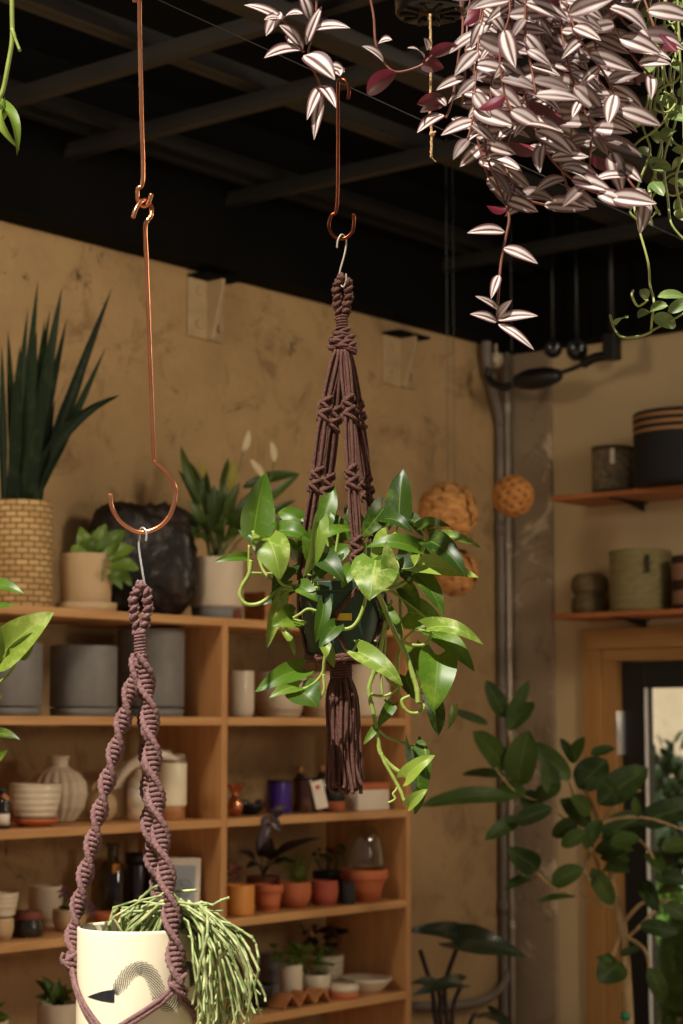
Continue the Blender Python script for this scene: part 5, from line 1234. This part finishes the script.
LV = [ # base, tip, width, dy base, dy tip, up, side, pale, kw
 ((254, 533), (266, 473), 40, -.02, .02, -.2, .35, 0, dict(curl=-.05, fold=.16)),
 ((268, 538), (280, 580), 40, -.10, -.13, .55, .1, 1, dict(fold=-.12, curl=.2)),
 ((276, 532), (312, 540), 24, -.05, -.06, .7, 0, 0, dict(curl=.22)),
 ((322, 527), (334, 486), 26, .03, .05, .0, -.2, 0, dict(curl=.05)),
 ((318, 522), (303, 578), 20, -.12, -.12, .3, .6, 1, dict(curl=.15, fold=.2)),
 ((308, 542), (355, 530), 17, -.08, -.06, .6, 0, 0, dict(curl=.2)),
 ((312, 560), (302, 535), 17, -.10, -.11, .2, .3, 0, dict(curl=.1)),
 ((319, 556), (344, 582), 27, -.11, -.14, .55, 0, 0, dict(curl=.16)), ((334, 556), (312, 584), 24, -.09, -.12, .5, 0, 0, dict(curl=.16)),
 ((247, 558), (214, 562), 11, -.04, -.06, .5, 0, 0, dict(curl=.12)),
 ((376, 560), (370, 600), 52, -.12, -.17, .75, 0, 1, dict(fold=-.14, curl=.14)),
 ((390, 581), (386, 541), 20, -.13, -.14, .2, .2, 1, dict(curl=.05)),
 ((418, 550), (366, 547), 22, -.09, -.10, .7, 0, 0, dict(curl=.2)),
 ((399, 521), (403, 469), 32, .0, .02, .1, -.3, 0, dict(curl=.06, fold=.14)),
 ((418, 529), (451, 527), 17, -.05, -.08, .7, 0, 0, dict(curl=.2)),
 ((428, 541), (466, 576), 30, -.08, -.13, .5, .2, 0, dict(curl=.16)),
 ((415, 566), (479, 578), 25, -.07, -.11, .55, .1, 1, dict(curl=.1)),
 ((444, 536), (481, 548), 13, -.02, -.04, .6, .2, 1, dict(curl=.12)),
 ((384, 508), (360, 538), 27, -.03, -.07, .2, .2, 0, dict(curl=.12)),
 ((384, 519), (413, 533), 19, -.05, -.08, .7, 0, 0, dict(curl=.2)),
 ((410, 518), (424, 538), 16, -.01, -.03, .5, .2, 0, dict(curl=.14)),
 ((415, 572), (444, 616), 25, -.06, -.09, .3, .4, 0, dict(curl=.12)),
 ((408, 612), (441, 618), 36, -.03, -.05, .0, .1, 0, dict(curl=.08)),
 ((427, 629), (484, 645), 20, -.09, -.12, .6, 0, 1, dict(curl=.26)),
 ((434, 634), (475, 672), 25, -.06, -.10, .35, .2, 0, dict(curl=.18)),
 ((438, 655), (433, 712), 42, -.08, -.11, .25, .1, 0, dict(curl=.1, fold=.10)),
 ((430, 698), (438, 737), 24, -.04, -.05, .1, .5, 0, dict(curl=.1)),
 ((453, 707), (447, 730), 11, -.04, -.06, .2, .6, 1, dict(curl=.1)),
 ((358, 652), (403, 686), 25, -.12, -.15, .45, .1, 1, dict(curl=.14)),
 ((413, 648), (420, 681), 21, .02, .0, .1, .2, 0, dict(curl=.1)),
 ((405, 676), (414, 699), 17, -.02, -.03, .2, 0, 0, dict(curl=.1)),
 ((392, 704), (377, 727), 14, -.05, -.06, .2, .2, 0, dict(curl=.1)), ((377, 726), (363, 745), 9, -.06, -.07, .3, .2, 1, dict(curl=.1)),
 ((412, 748), (415, 814), 32, -.05, -.07, .1, .7, 0, dict(curl=.12, wave=.05)), ((406, 778), (435, 755), 20, -.09, -.10, .5, 0, 1, dict(curl=.15, wave=.05)), ((409, 805), (428, 789), 14, -.09, -.10, .4, .2, 1, dict(curl=.2, wave=.06)), ((418, 752), (424, 800), 22, -.04, -.05, .2, -.4, 1, dict(curl=.12, wave=.06)),
 ((281, 598), (267, 648), 18, -.08, -.10, .2, .6, 1, dict(curl=-.08, fold=.22)), ((294, 618), (272, 626), 29, -.08, -.11, .35, .2, 0, dict(curl=.16, fold=.2)), ((284, 631), (295, 656), 10, -.07, -.08, .2, .5, 1, dict(curl=.12)),
 ((324, 604), (315, 643), 17, -.12, -.13, .2, .3, 0, dict(curl=.1)), ((336, 626), (319, 648), 19, -.13, -.15, .5, .1, 0, dict(curl=.14)), ((325, 646), (334, 668), 14, -.12, -.13, .3, .2, 1, dict(curl=.1)),
 ((302, 670), (255, 692), 25, -.06, -.10, .4, 0, 0, dict(curl=.14)), ((299, 687), (269, 698), 16, -.08, -.11, .5, 0, 1, dict(curl=.16)), ((299, 691), (318, 708), 40, -.08, -.10, .5, .1, 0, dict(curl=.18)),
 # leaves filling the crown behind and around the cords
 ((330, 560), (352, 546), 24, .0, .0, .5, 0, 0, dict(curl=.15)), ((300, 556), (284, 540), 26, -.02, -.04, .4, .2, 0, dict(curl=.15)), ((345, 540), (330, 512), 22, .02, .03, .2, 0, 0, dict(curl=.1)), ((372, 536), (380, 506), 24, .04, .06, .2, 0, 0, dict(curl=.1)), ((360, 556), (398, 560), 26, -.02, -.05, .7, 0, 0, dict(curl=.15)), ((396, 556), (412, 586), 24, -.05, -.07, .5, 0, 0, dict(curl=.15)), ((352, 568), (342, 588), 18, -.10, -.12, .5, 0, 0, dict(curl=.15)), ((290, 566), (272, 592), 22, -.05, -.08, .4, 0, 0, dict(curl=.15)), ((300, 586), (318, 602), 20, -.09, -.11, .5, 0, 0, dict(curl=.15)), ((404, 588), (420, 610), 20, -.04, -.06, .4, 0, 0, dict(curl=.15)), ((300, 520), (278, 512), 20, .06, .08, .3, 0, 0, dict(curl=.15)), ((410, 548), (440, 552), 20, .03, .03, .5, 0, 0, dict(curl=.15)), ((326, 545), (300, 516), 20, .06, .08, .2, 0, 0, dict(curl=.1)), ((360, 530), (345, 505), 20, .07, .09, .2, 0, 0, dict(curl=.1)), ((262, 545), (238, 530), 14, .03, .05, .4, 0, 0, dict(curl=.1)), ((290, 588), (262, 605), 16, -.03, -.05, .4, .2, 0, dict(curl=.1)), ((385, 610), (402, 636), 16, -.05, -.06, .3, .2, 0, dict(curl=.1)), ((300, 545), (322, 560), 20, -.04, -.06, .6, 0, 0, dict(curl=.15)), ((388, 535), (372, 560), 20, -.08, -.1, .5, 0, 1, dict(curl=.15))]
for b, e, w, d0, d1, up, sx, pl, kw in LV:
    pxleaf(pale if pl else mb, None, kC, CY, b, e, w * .94, 'heart', dyb=d0, dyt=d1, up=up, sidey=sx, nl=12, nw=8, **{'wave': .035, **kw})
def vine(mb, pts, r, dy=-.06, r1=None):
    L = len(pts); pp_ = smooth([C_(x, y, dy if not isinstance(dy, (list, tuple)) else dy[0] + (dy[1] - dy[0]) * i / (L - 1)) for i, (x, y) in enumerate(pts)], 6)
    mb.tube(pp_, [kC * (r + ((r1 or r) - r) * i / (len(pp_) - 1)) * (1.12 if i % 6 == 0 else 1) for i in range(len(pp_))], 7, r=R.random())
for pts_, r, dy in (([(251, 560), (249, 574), (242, 586), (240, 596), (246, 604), (258, 604), (270, 597), (281, 589), (298, 589), (318, 584)], 2.0, -.08), ([(253, 531), (257, 552), (264, 572), (276, 582), (292, 586), (315, 582)], 1.5, (-.04, -.08)), ([(249, 545), (249, 571), (254, 573), (300, 574), (325, 578)], 1.2, (-.05, -.04)),
                   ([(271, 556), (277, 577), (287, 586), (320, 588)], 1.4, -.09), ([(315, 529), (325, 536), (330, 556), (335, 580)], 1.4, -.06), ([(339, 530), (336, 550), (333, 575)], 1.4, -.04), ([(384, 520), (384, 540), (372, 575)], 1.3, -.03), ([(399, 521), (392, 545), (375, 580)], 1.3, -.01), ([(418, 549), (424, 535), (412, 520)], 1.1, -.04),
                   ([(426, 540), (420, 556), (408, 580), (386, 590), (372, 588)], 1.8, -.07), ([(417, 566), (410, 578), (390, 588)], 1.4, -.06), ([(365, 585), (376, 592), (382, 602), (389, 620), (397, 637), (406, 655), (413, 676), (417, 690), (418, 703)], 2.4, -.09), ([(397, 638), (408, 644), (423, 645), (430, 639), (431, 630)], 1.5, -.09), ([(418, 703), (424, 706), (420, 712), (411, 713), (404, 708), (402, 700), (410, 696)], 1.6, -.08), ([(406, 580), (400, 600), (402, 640), (398, 660), (399, 690), (402, 704)], 1.4, -.04), ([(392, 600), (386, 625), (384, 655), (379, 668), (375, 674)], 1.5, -.05),
                   ([(386, 620), (380, 650), (374, 672), (369, 688), (371, 703), (375, 720), (378, 738), (380, 752), (386, 761), (396, 770), (408, 776)], 2.2, -.06), ([(370, 694), (380, 696), (390, 694), (398, 687)], 1.4, -.06), ([(377, 729), (386, 737), (398, 741), (408, 745), (414, 746)], 1.3, -.06), ([(381, 753), (385, 763), (393, 777), (401, 792), (404, 800), (409, 804), (418, 799), (427, 791)], 1.8, -.08), ([(399, 784), (396, 790), (393, 794), (395, 799), (388, 803)], 1.2, -.08),
                   ([(367, 590), (364, 605), (358, 620), (350, 628), (338, 629)], 1.7, -.13), ([(326, 648), (324, 662), (322, 674), (312, 685), (300, 690)], 1.5, (-.10, -.08)), ([(323, 674), (324, 690), (318, 701)], 1.5, -.09), ([(320, 612), (308, 609), (300, 614), (293, 618)], 1.3, -.11), ([(307, 622), (300, 621), (293, 619)], 1.1, -.10), ([(375, 640), (378, 660), (388, 680), (399, 689)], 1.4, -.03), ([(380, 655), (382, 690), (385, 700), (391, 705)], 1.2, -.05), ([(400, 650), (404, 640), (416, 630), (430, 632)], 1.2, -.06), ([(418, 695), (428, 692), (430, 698)], 1.2, -.05), ([(437, 656), (430, 664), (420, 690)], 1.2, -.06), ([(390, 590), (410, 604), (430, 622), (434, 634)], 1.4, -.05), ([(298, 589), (286, 592), (280, 600)], 1.2, -.08), ([(360, 640), (352, 652)], 1.2, -.11)):
    vine(st, pts_, r * 1.0, dy)
mb.build('foliage', 'pothos', t); pale.build('variegated_foliage', 'pothos_pale', t); st.build('vine', 'stem', t)

# ------------------------------------------------------------------ TOP: wandering-plant strands, fine green vines, left pothos
def hangpot(name, label, cat, c, r, h, m, rail=True, cage=False):
    """basket-like hanging pot whose bottom centre is c, with three wires to the rail above"""
    t = thing(name, label, cat, c)
    MB().lathe(c, scaled(rimmed(TAPERM, .06), r, h), 40).build('pot', m, t)
    MB().lathe(c + UP * h * .8, [(0, -.01), (r * .9, -.01), (r * .9, 0), (0, .01)], 30).build('soil', 'soil', t)
    w = MB()
    for i in range(3):
        a = i * 2 * PI / 3 + .4; w.tube([c + V((math.cos(a) * r * .97, math.sin(a) * r * .97, h)), V((c.x, c.y, 3.52))], .0012, 5)
    w.build('hanging_wire', 'zinc_dark', t)
    struct(MB().tube([V((c.x, c.y, 3.53)) - u * .5, V((c.x, c.y, 3.53)) + u * .9], .014, 8).build('ceiling_rail', 'beam'))
    struct(MB().tube([V((c.x, c.y, 3.53)) - u * .45, V((c.x, c.y, 4.2)) - u * .45], .012, 8).build('ceiling_post', 'beam'))
    return t
TY = 2.85; tk = mpp(P(540, 80, TY))
def T_(x, y, dy=0): return P(x, y, TY + dy)
def tradvine(lv, st, pts, dy0, step=14, lmin=28, lmax=46, skip=0, bias=.55):
    L = len(pts); path = smooth([T_(x, y, dy0 + R.uniform(-.015, .015)) for x, y in pts], 6); st.tube(path, 1.25 * tk, 6, r=R.random())
    tot = sum((b - a).length for a, b in zip(path, path[1:])); k = max(2, int(tot / (step * tk)))
    for i, (p, tg) in enumerate(along(path, k)):
        if i < skip: continue
        s = 1 if i % 2 else -1
        ang = (R.gauss(-.4, .35) if (s > 0 or R.random() < bias - .2) else PI - R.gauss(-.65, .4))
        dyl = R.uniform(-.9, .35)
        d = V((math.cos(ang), dyl * .55, math.sin(ang))).normalized()
        L_l = R.uniform(lmin, lmax) * tk * (1 if math.cos(ang) > 0 else .8)
        nrm = UP * R.uniform(.3, .9) + CAMDIR(p) * R.uniform(.8, 1.4) + V((R.uniform(-.5, .5), 0, 0))
        if R.random() < .08: nrm = -nrm
        lv.leaf(p - d * L_l * .04, p + d * L_l, L_l * R.uniform(.42, .52), nrm, 'lance', fold=R.uniform(.06, .22), curl=R.uniform(.02, .14), nl=9, nw=8, droop=R.uniform(0, .15))
t = hangpot('trailing_zebrina', 'big silver and purple striped trailing plant hanging in from the top, to the right', 'plant', T_(545, -95), .12, .16, 'black_plastic')
lv, st = MB(), MB(); o = (545, -70)
for pts_, dy, sk in (([o, (515, -60), (497, 40), (490, 100), (486, 150), (500, 190), (507, 208)], -.02, 3), ([o, (495, -50), (480, 20), (474, 80), (474, 120), (484, 165), (494, 190)], .02, 3), ([o, (535, -40), (542, 40), (556, 110), (560, 160), (568, 190)], -.05, 3),
                    ([o, (585, -45), (592, 20), (598, 70), (592, 120), (590, 170)], .03, 3), ([o, (600, -40), (612, 20), (632, 55), (650, 75)], -.03, 3), ([o, (560, -40), (563, 40), (584, 110), (610, 150), (632, 185), (645, 198)], -.08, 3), ([o, (520, -40), (512, 40), (525, 95), (545, 150), (580, 185), (612, 197)], -.10, 3),
                    ([o, (485, -50), (470, 0), (466, 50), (464, 90), (462, 105)], .05, 3), ([o, (500, -45), (482, 20), (476, 70), (474, 110), (468, 140)], -.06, 3), ([o, (560, -30), (575, 30), (605, 75), (620, 110)], -.12, 3), ([o, (530, -40), (525, 30), (530, 60), (536, 95)], -.14, 3), ([o, (600, -45), (612, -5), (622, 20), (640, 35)], .02, 3), ([o, (505, -40), (510, 10), (500, 50), (505, 95), (520, 125)], -.12, 3), ([o, (570, -40), (580, 10), (570, 60), (575, 100), (570, 140)], .05, 3), ([o, (620, -40), (640, -10), (655, 30), (662, 50)], .03, 3), ([o, (490, -40), (488, 0), (492, 60), (490, 110), (480, 160)], .08, 3), ([o, (540, -40), (552, 20), (548, 80), (552, 140)], .1, 3), ([o, (590, -40), (605, 30), (612, 90), (606, 130)], .1, 3), ([o, (545, -20), (548, 20), (535, 70), (515, 120), (505, 160), (520, 195), (545, 205)], .0, 3)):
    tradvine(lv, st, pts_, dy, skip=sk)
st.tube(smooth([T_(x, y, -.02) for x, y in ((507, 208), (509, 220), (506, 236), (501, 262), (498, 300), (497, 322))], 6), 1.25 * tk, 6)
# the end rosette of the long lone strand and its leaves
for b, e, w in (((505, 232), (467, 233), 15), ((503, 248), (538, 264), 15), ((499, 275), (491, 299), 11), ((497, 322), (470, 314), 13), ((497, 320), (538, 316), 14), ((498, 324), (534, 350), 11), ((499, 310), (475, 296), 9), ((497, 318), (512, 300), 10)):
    pxleaf(lv, None, tk, TY, b, e, w, 'lance', dyb=-.02, dyt=-.04, up=.5, fold=.12, nw=8)
lv.build('foliage', 'trad', t); st.build('stem', 'stem_red', t)
t = hangpot('black_hanging_pot', 'black slotted pot with short silver and red strands, hanging at the top middle', 'plant', P(430, 14, 3.05), .062, .11, 'black_gloss')
lv, st = MB(), MB(); o = (400, -75)
def strand2(pts, leaves, dy):
    st.tube(smooth([T_(x, y, dy) for x, y in pts], 6), 1.2 * tk, 6)
    for b, e, w, *f in leaves:
        bb, tt = P(b[0], b[1], TY + dy), P(e[0], e[1], TY + dy + R.uniform(-.05, .01))
        lv.leaf(bb, tt, w * 1.25 * tk, (UP * .3 - CAMDIR(bb)) if f else (CAMDIR(bb) + UP * .8), 'lance', fold=.14, nw=8, curl=.1, r=.5 if f else .1)
strand2([(425, -75), (330, -60), (318, -10), (315, 25), (308, 55), (318, 80), (322, 95)], [((285, 22), (244, 5), 11), ((284, 18), (303, 14), 12), ((281, 12), (266, 36), 14), ((282, 20), (264, 20), 10), ((300, 45), (279, 25), 15), ((300, 50), (264, 58), 15), ((312, 30), (350, 28), 13), ((306, 45), (322, 6), 10), ((304, 55), (335, 80), 22), ((303, 50), (285, 36), 14), ((322, 85), (307, 120), 11), ((320, 86), (336, 108), 12), ((321, 90), (314, 140), 11), ((336, 72), (340, 76), 14), ((330, 66), (345, 72), 12), ((316, 0), (340, -8), 13), ((310, 20), (300, -8), 12)], .0)
st.tube(smooth([T_(304, 52), T_(292, 40), T_(284, 20)], 4), 1.2 * tk, 6)
strand2([(420, -70), (372, -30), (374, 20), (376, 45), (384, 62), (396, 72), (420, 66), (432, 55)], [((397, 72), (367, 94), 18, 1), ((420, 64), (444, 68), 15, 1), ((428, 56), (458, 45), 12, 1), ((428, 50), (424, 38), 9), ((424, 58), (407, 48), 8), ((384, 62), (362, 46), 12), ((378, 44), (392, 40), 12)], .03)
strand2([(440, -70), (462, 10), (458, 60), (452, 100), (446, 118)], [((444, 98), (417, 104), 13, 1), ((445, 106), (420, 112), 8, 1), ((444, 115), (417, 133), 13), ((446, 106), (436, 96), 8), ((448, 104), (462, 96), 10), ((452, 118), (470, 130), 10)], .06)
lv.build('foliage', 'trad', t); st.build('stem', 'stem_red', t)
sl = MB()
for i in range(10):
    a = i * 2 * PI / 10; c = P(430, 14, 3.05) + V((math.cos(a) * .036, math.sin(a) * .036, -.0015)); sl.obox(c, V((math.cos(a), math.sin(a), 0)) * .013, V((-math.sin(a), math.cos(a), 0)) * .003, UP * .002)
sl.build('slot', 'beam', t, smooth=False)
mb = MB(); tw = smooth([P(430, 14, 2.985), P(431, 60, 2.985), P(430, 110, 2.985), P(431.5, 134, 2.985), P(431, 158, 2.985)], 8); mb.tube(tw, .0019, 7)
a_ = along(tw, 120); mb.tube([p + V((math.cos(i * .8), math.sin(i * .8), 0)) * .0016 for i, (p, _) in enumerate(a_)], .0011, 5)
kq = P(432, 134, 2.985); mb.ball(kq, .0045, 10, 8); mb.tube([kq, kq + V((.006, 0, .004))], .0016, 6); mb.tube(smooth([P(431, 157, 2.985), P(434, 160, 2.985), P(436, 162, 2.985)], 3), .0006, 4)
tag(mb.build('jute_twine', 'twine', None, tw[0]), 'frayed jute twine with a knot dangling from the black slotted pot', 'twine')

t = hangpot('fine_trailing_vine', 'tangle of thin green vines with small oval leaves down the right edge', 'plant', P(672, -70, 2.95), .085, .13, 'terra')
lv, st = MB(), MB(); VY = 2.95; vk = mpp(P(650, 100, VY))
VV = lambda x, y, dy=0: P(x, y, VY + dy)
for pts_, dy in (([(665, -40), (640, 0), (634, 20), (640, 40), (646, 60)], 0), ([(668, -40), (655, 20), (655, 60), (648, 100), (643, 125), (650, 150), (640, 180), (634, 200), (638, 225), (648, 262), (650, 285), (654, 302), (652, 318), (651, 332)], -.02), ([(651, 332), (640, 336), (622, 337), (614, 328), (610, 315)], -.03), ([(651, 331), (668, 322), (690, 310)], -.02), ([(672, -40), (676, 40), (672, 90), (668, 120), (660, 150), (655, 175), (670, 195), (685, 190)], .02), ([(675, -40), (665, 10), (680, 40), (664, 62), (670, 85), (682, 70), (672, 55)], 0), ([(670, -40), (662, 60), (668, 110), (655, 130), (640, 140), (630, 150)], -.04), ([(676, -40), (690, 60), (676, 120), (664, 160), (668, 200), (672, 225), (690, 245)], -.02), ([(660, 100), (672, 140), (690, 148)], 0), ([(645, 190), (636, 200), (630, 212), (640, 222)], -.03), ([(648, 300), (638, 306), (632, 296), (633, 290)], -.02), ([(664, 0), (676, 20), (660, 30), (668, 50), (684, 44)], -.04), ([(680, -40), (686, 30), (670, 70), (678, 110), (690, 130)], .03), ([(660, -40), (648, 20), (658, 70), (650, 110), (662, 150), (650, 190), (660, 215)], .04), ([(678, 80), (660, 90), (655, 108), (668, 112), (676, 100), (664, 92)], -.05), ([(690, 170), (668, 176), (650, 200), (640, 215)], .02), ([(676, -40), (680, 60), (684, 140), (676, 180), (683, 215)], -.05)):
    st.tube(smooth([VV(x, y, dy + .01 * math.sin(i * 2)) for i, (x, y) in enumerate(pts_)], 6), 1.15 * vk, 6, r=R.random())
for b, e, w in (((654, 98), (680, 112), 13), ((665, 118), (690, 122), 11), ((650, 112), (656, 118), 10), ((636, 152), (652, 156), 12), ((648, 160), (666, 174), 16), ((652, 165), (672, 170), 14), ((668, 182), (690, 190), 14), ((636, 196), (646, 204), 10), ((640, 218), (653, 226), 9), ((640, 290), (647, 300), 13), ((616, 325), (628, 318), 12), ((658, 297), (686, 298), 13), ((668, 312), (690, 300), 13), ((650, 312), (638, 318), 12), ((652, 318), (676, 326), 17), ((650, 310), (668, 306), 13), ((640, 12), (655, 16), 13), ((656, 8), (670, 20), 14), ((655, 45), (668, 50), 12), ((672, 62), (684, 76), 13), ((664, 80), (650, 88), 12), ((646, 120), (634, 128), 12), ((674, 130), (660, 140), 13), ((672, 150), (690, 158), 12), ((658, 185), (648, 192), 11), ((676, 210), (690, 222), 12), ((640, 45), (652, 52), 14), ((678, 96), (690, 90), 12), ((670, 10), (686, 6), 12), ((668, 30), (652, 34), 12), ((676, 40), (664, 56), 13), ((656, 62), (646, 78), 12), ((684, 106), (672, 118), 13), ((660, 136), (672, 146), 13), ((652, 182), (664, 196), 13), ((660, 212), (650, 224), 11), ((684, 160), (672, 170), 13), ((662, 92), (650, 100), 12), ((684, 200), (674, 210), 11), ((656, 24), (644, 30), 11), ((680, 20), (690, 32), 12), ((650, 132), (660, 142), 12)):
    pxleaf(lv, None, vk, VY, b, e, w, 'oval', dyb=-.02, dyt=R.uniform(-.06, .02), up=R.uniform(.2, .9), sidey=R.uniform(-.4, .4), curl=.1, fold=.15)
lv.build('foliage', 'lime', t); st.build('vine', 'stem_lime', t)

t = hangpot('trailing_pothos', 'pothos leaves reaching in at the left picture edge, its vine coming down from above', 'plant', P(-75, -60, 2.85), .09, .13, 'terra')
lv, pl_, st = MB(), MB(), MB(); k2 = mpp(P(10, 600, 2.85)); W_ = lambda x, y, dy=0: P(x, y, 2.85 + dy)
for pts_, r in (([(-60, -85), (-20, -90), (4, -60), (11, -10), (12, 15), (12, 40), (8, 65), (3, 90), (-4, 108), (2, 118), (6, 112)], 2.4), ([(-60, -85), (-30, -60), (-22, 60), (-26, 250), (-22, 450), (-16, 560), (-12, 640), (-10, 720), (-8, 770)], 2.6), ([(-12, 600), (-4, 594), (0, 592)], 1.4), ([(-12, 690), (0, 682), (12, 670), (17, 655), (18, 646)], 1.4), ([(-14, 672), (-4, 664), (6, 652)], 1.4), ([(-10, 740), (-4, 737), (2, 736)], 1.3), ([(-12, 765), (-2, 760)], 1.3)):
    st.tube(smooth([W_(x, y) for x, y in pts_], 7), r * k2, 8, r=R.random())
st.tube(smooth([W_(12, 29, -.006), W_(15, 38, -.008), W_(20, 51, -.01)], 4), [2.2 * k2] * 4 + [1.6 * k2] * 5, 6)
for m_, b, e, w, up, sx, kw in ((pl_, (0, 108), (17, 156), 13, .3, .5, dict(curl=.25, fold=.2)), (pl_, (6, 108), (20, 150), 12, .1, -.6, dict(curl=.3, fold=.2)), (lv, (-10, 586), (24, 594), 17, .7, 0, dict(curl=.12)), (lv, (-10, 612), (15, 606), 11, .8, 0, dict(curl=.1)), (pl_, (2, 654), (54, 612), 40, .35, 0, dict(curl=.1)), (lv, (18, 652), (34, 632), 22, .4, .4, dict(curl=.1)), (pl_, (-8, 652), (-2, 622), 26, .3, 0, dict(curl=.1)), (lv, (-8, 710), (2, 694), 14, .4, 0, dict(curl=.1)), (lv, (-8, 734), (20, 740), 14, .7, 0, dict(curl=.1)), (lv, (-4, 766), (8, 750), 12, .5, 0, dict(curl=.1, wave=.06))):
    pxleaf(m_, None, k2, 2.85, b, e, w, 'heart', dyb=-.01, dyt=-.04, up=up, sidey=sx, nl=12, nw=8, **kw)
lv.build('foliage', 'pothos', t); pl_.build('variegated_foliage', 'pothos_pale', t); st.build('vine', 'stem', t)

# ================================================================== LIGHT
def lamp(kind, name, loc, target, energy, color, size=.3, spread=None, angle=None, blend=.5, cone=None):
    d = bpy.data.lights.new(name, kind); d.energy = energy; d.color = color
    if kind == 'AREA':
        d.shape = 'DISK'; d.size = size
        if spread: d.spread = spread
    elif kind == 'SPOT': d.spot_size = cone; d.spot_blend = blend; d.shadow_soft_size = size
    elif kind == 'SUN': d.angle = angle
    o = bpy.data.objects.new(name, d); C.objects.link(o); o.location = loc
    o.rotation_euler = (V(target) - V(loc)).to_track_quat('-Z', 'Y').to_euler(); return o
WARM = (1.0, .84, .62)
lamp('SUN', 'sun', (0, 0, 8), V((0, 0, 8)) + V((.28, .50, -.85)), 7.6, (1, .93, .82), angle=.012)
lamp('AREA', 'room_lamp', (2.7, 4.5, 3.45), (-.8, 6.4, 1.6), 38, WARM, .7)
lamp('AREA', 'wall_lamp', (-1.2, 4.3, 3.45), (-1.6, 6.4, 2.6), 7, WARM, .4)
lamp('AREA', 'corner_fill', (-1.7, 3.9, 3.3), (1.1, 8.0, 1.9), 17, WARM, .5)  # fill light added to brighten the right wall, not a room fixture
lamp('AREA', 'side_fill', (2.7, 4.0, 2.1), (.0, 7.1, 1.1), 15, WARM, .5)  # added low fill for the lower right shelves; no fixture stands here
wd = bpy.data.worlds.new('world'); bpy.context.scene.world = wd; wd.use_nodes = True
wd.node_tree.nodes['Background'].inputs[0].default_value = (.92, .93, 1.0, 1); wd.node_tree.nodes['Background'].inputs[1].default_value = .12

# ================================================================== CAMERA AND VIEW
cd = bpy.data.cameras.new('camera'); cam = bpy.data.objects.new('camera', cd); C.objects.link(cam)
cam.location = EYE; cam.rotation_euler = (PI / 2 + TH, 0, 0)
cd.sensor_fit = 'VERTICAL'; cd.sensor_height = 36; cd.lens = F / 1024 * 36; cd.clip_start = .05; cd.clip_end = 100
cd.dof.use_dof = True; cd.dof.focus_distance = 3.15; cd.dof.aperture_fstop = 6.3
sc = bpy.context.scene; sc.camera = cam
sc.view_settings.view_transform = 'Standard'; sc.view_settings.look = 'None'; sc.view_settings.gamma = 1; sc.view_settings.use_curve_mapping = False
sc.view_settings.exposure = 0.0
sc.cycles.use_denoising = True; sc.cycles.max_bounces = 8
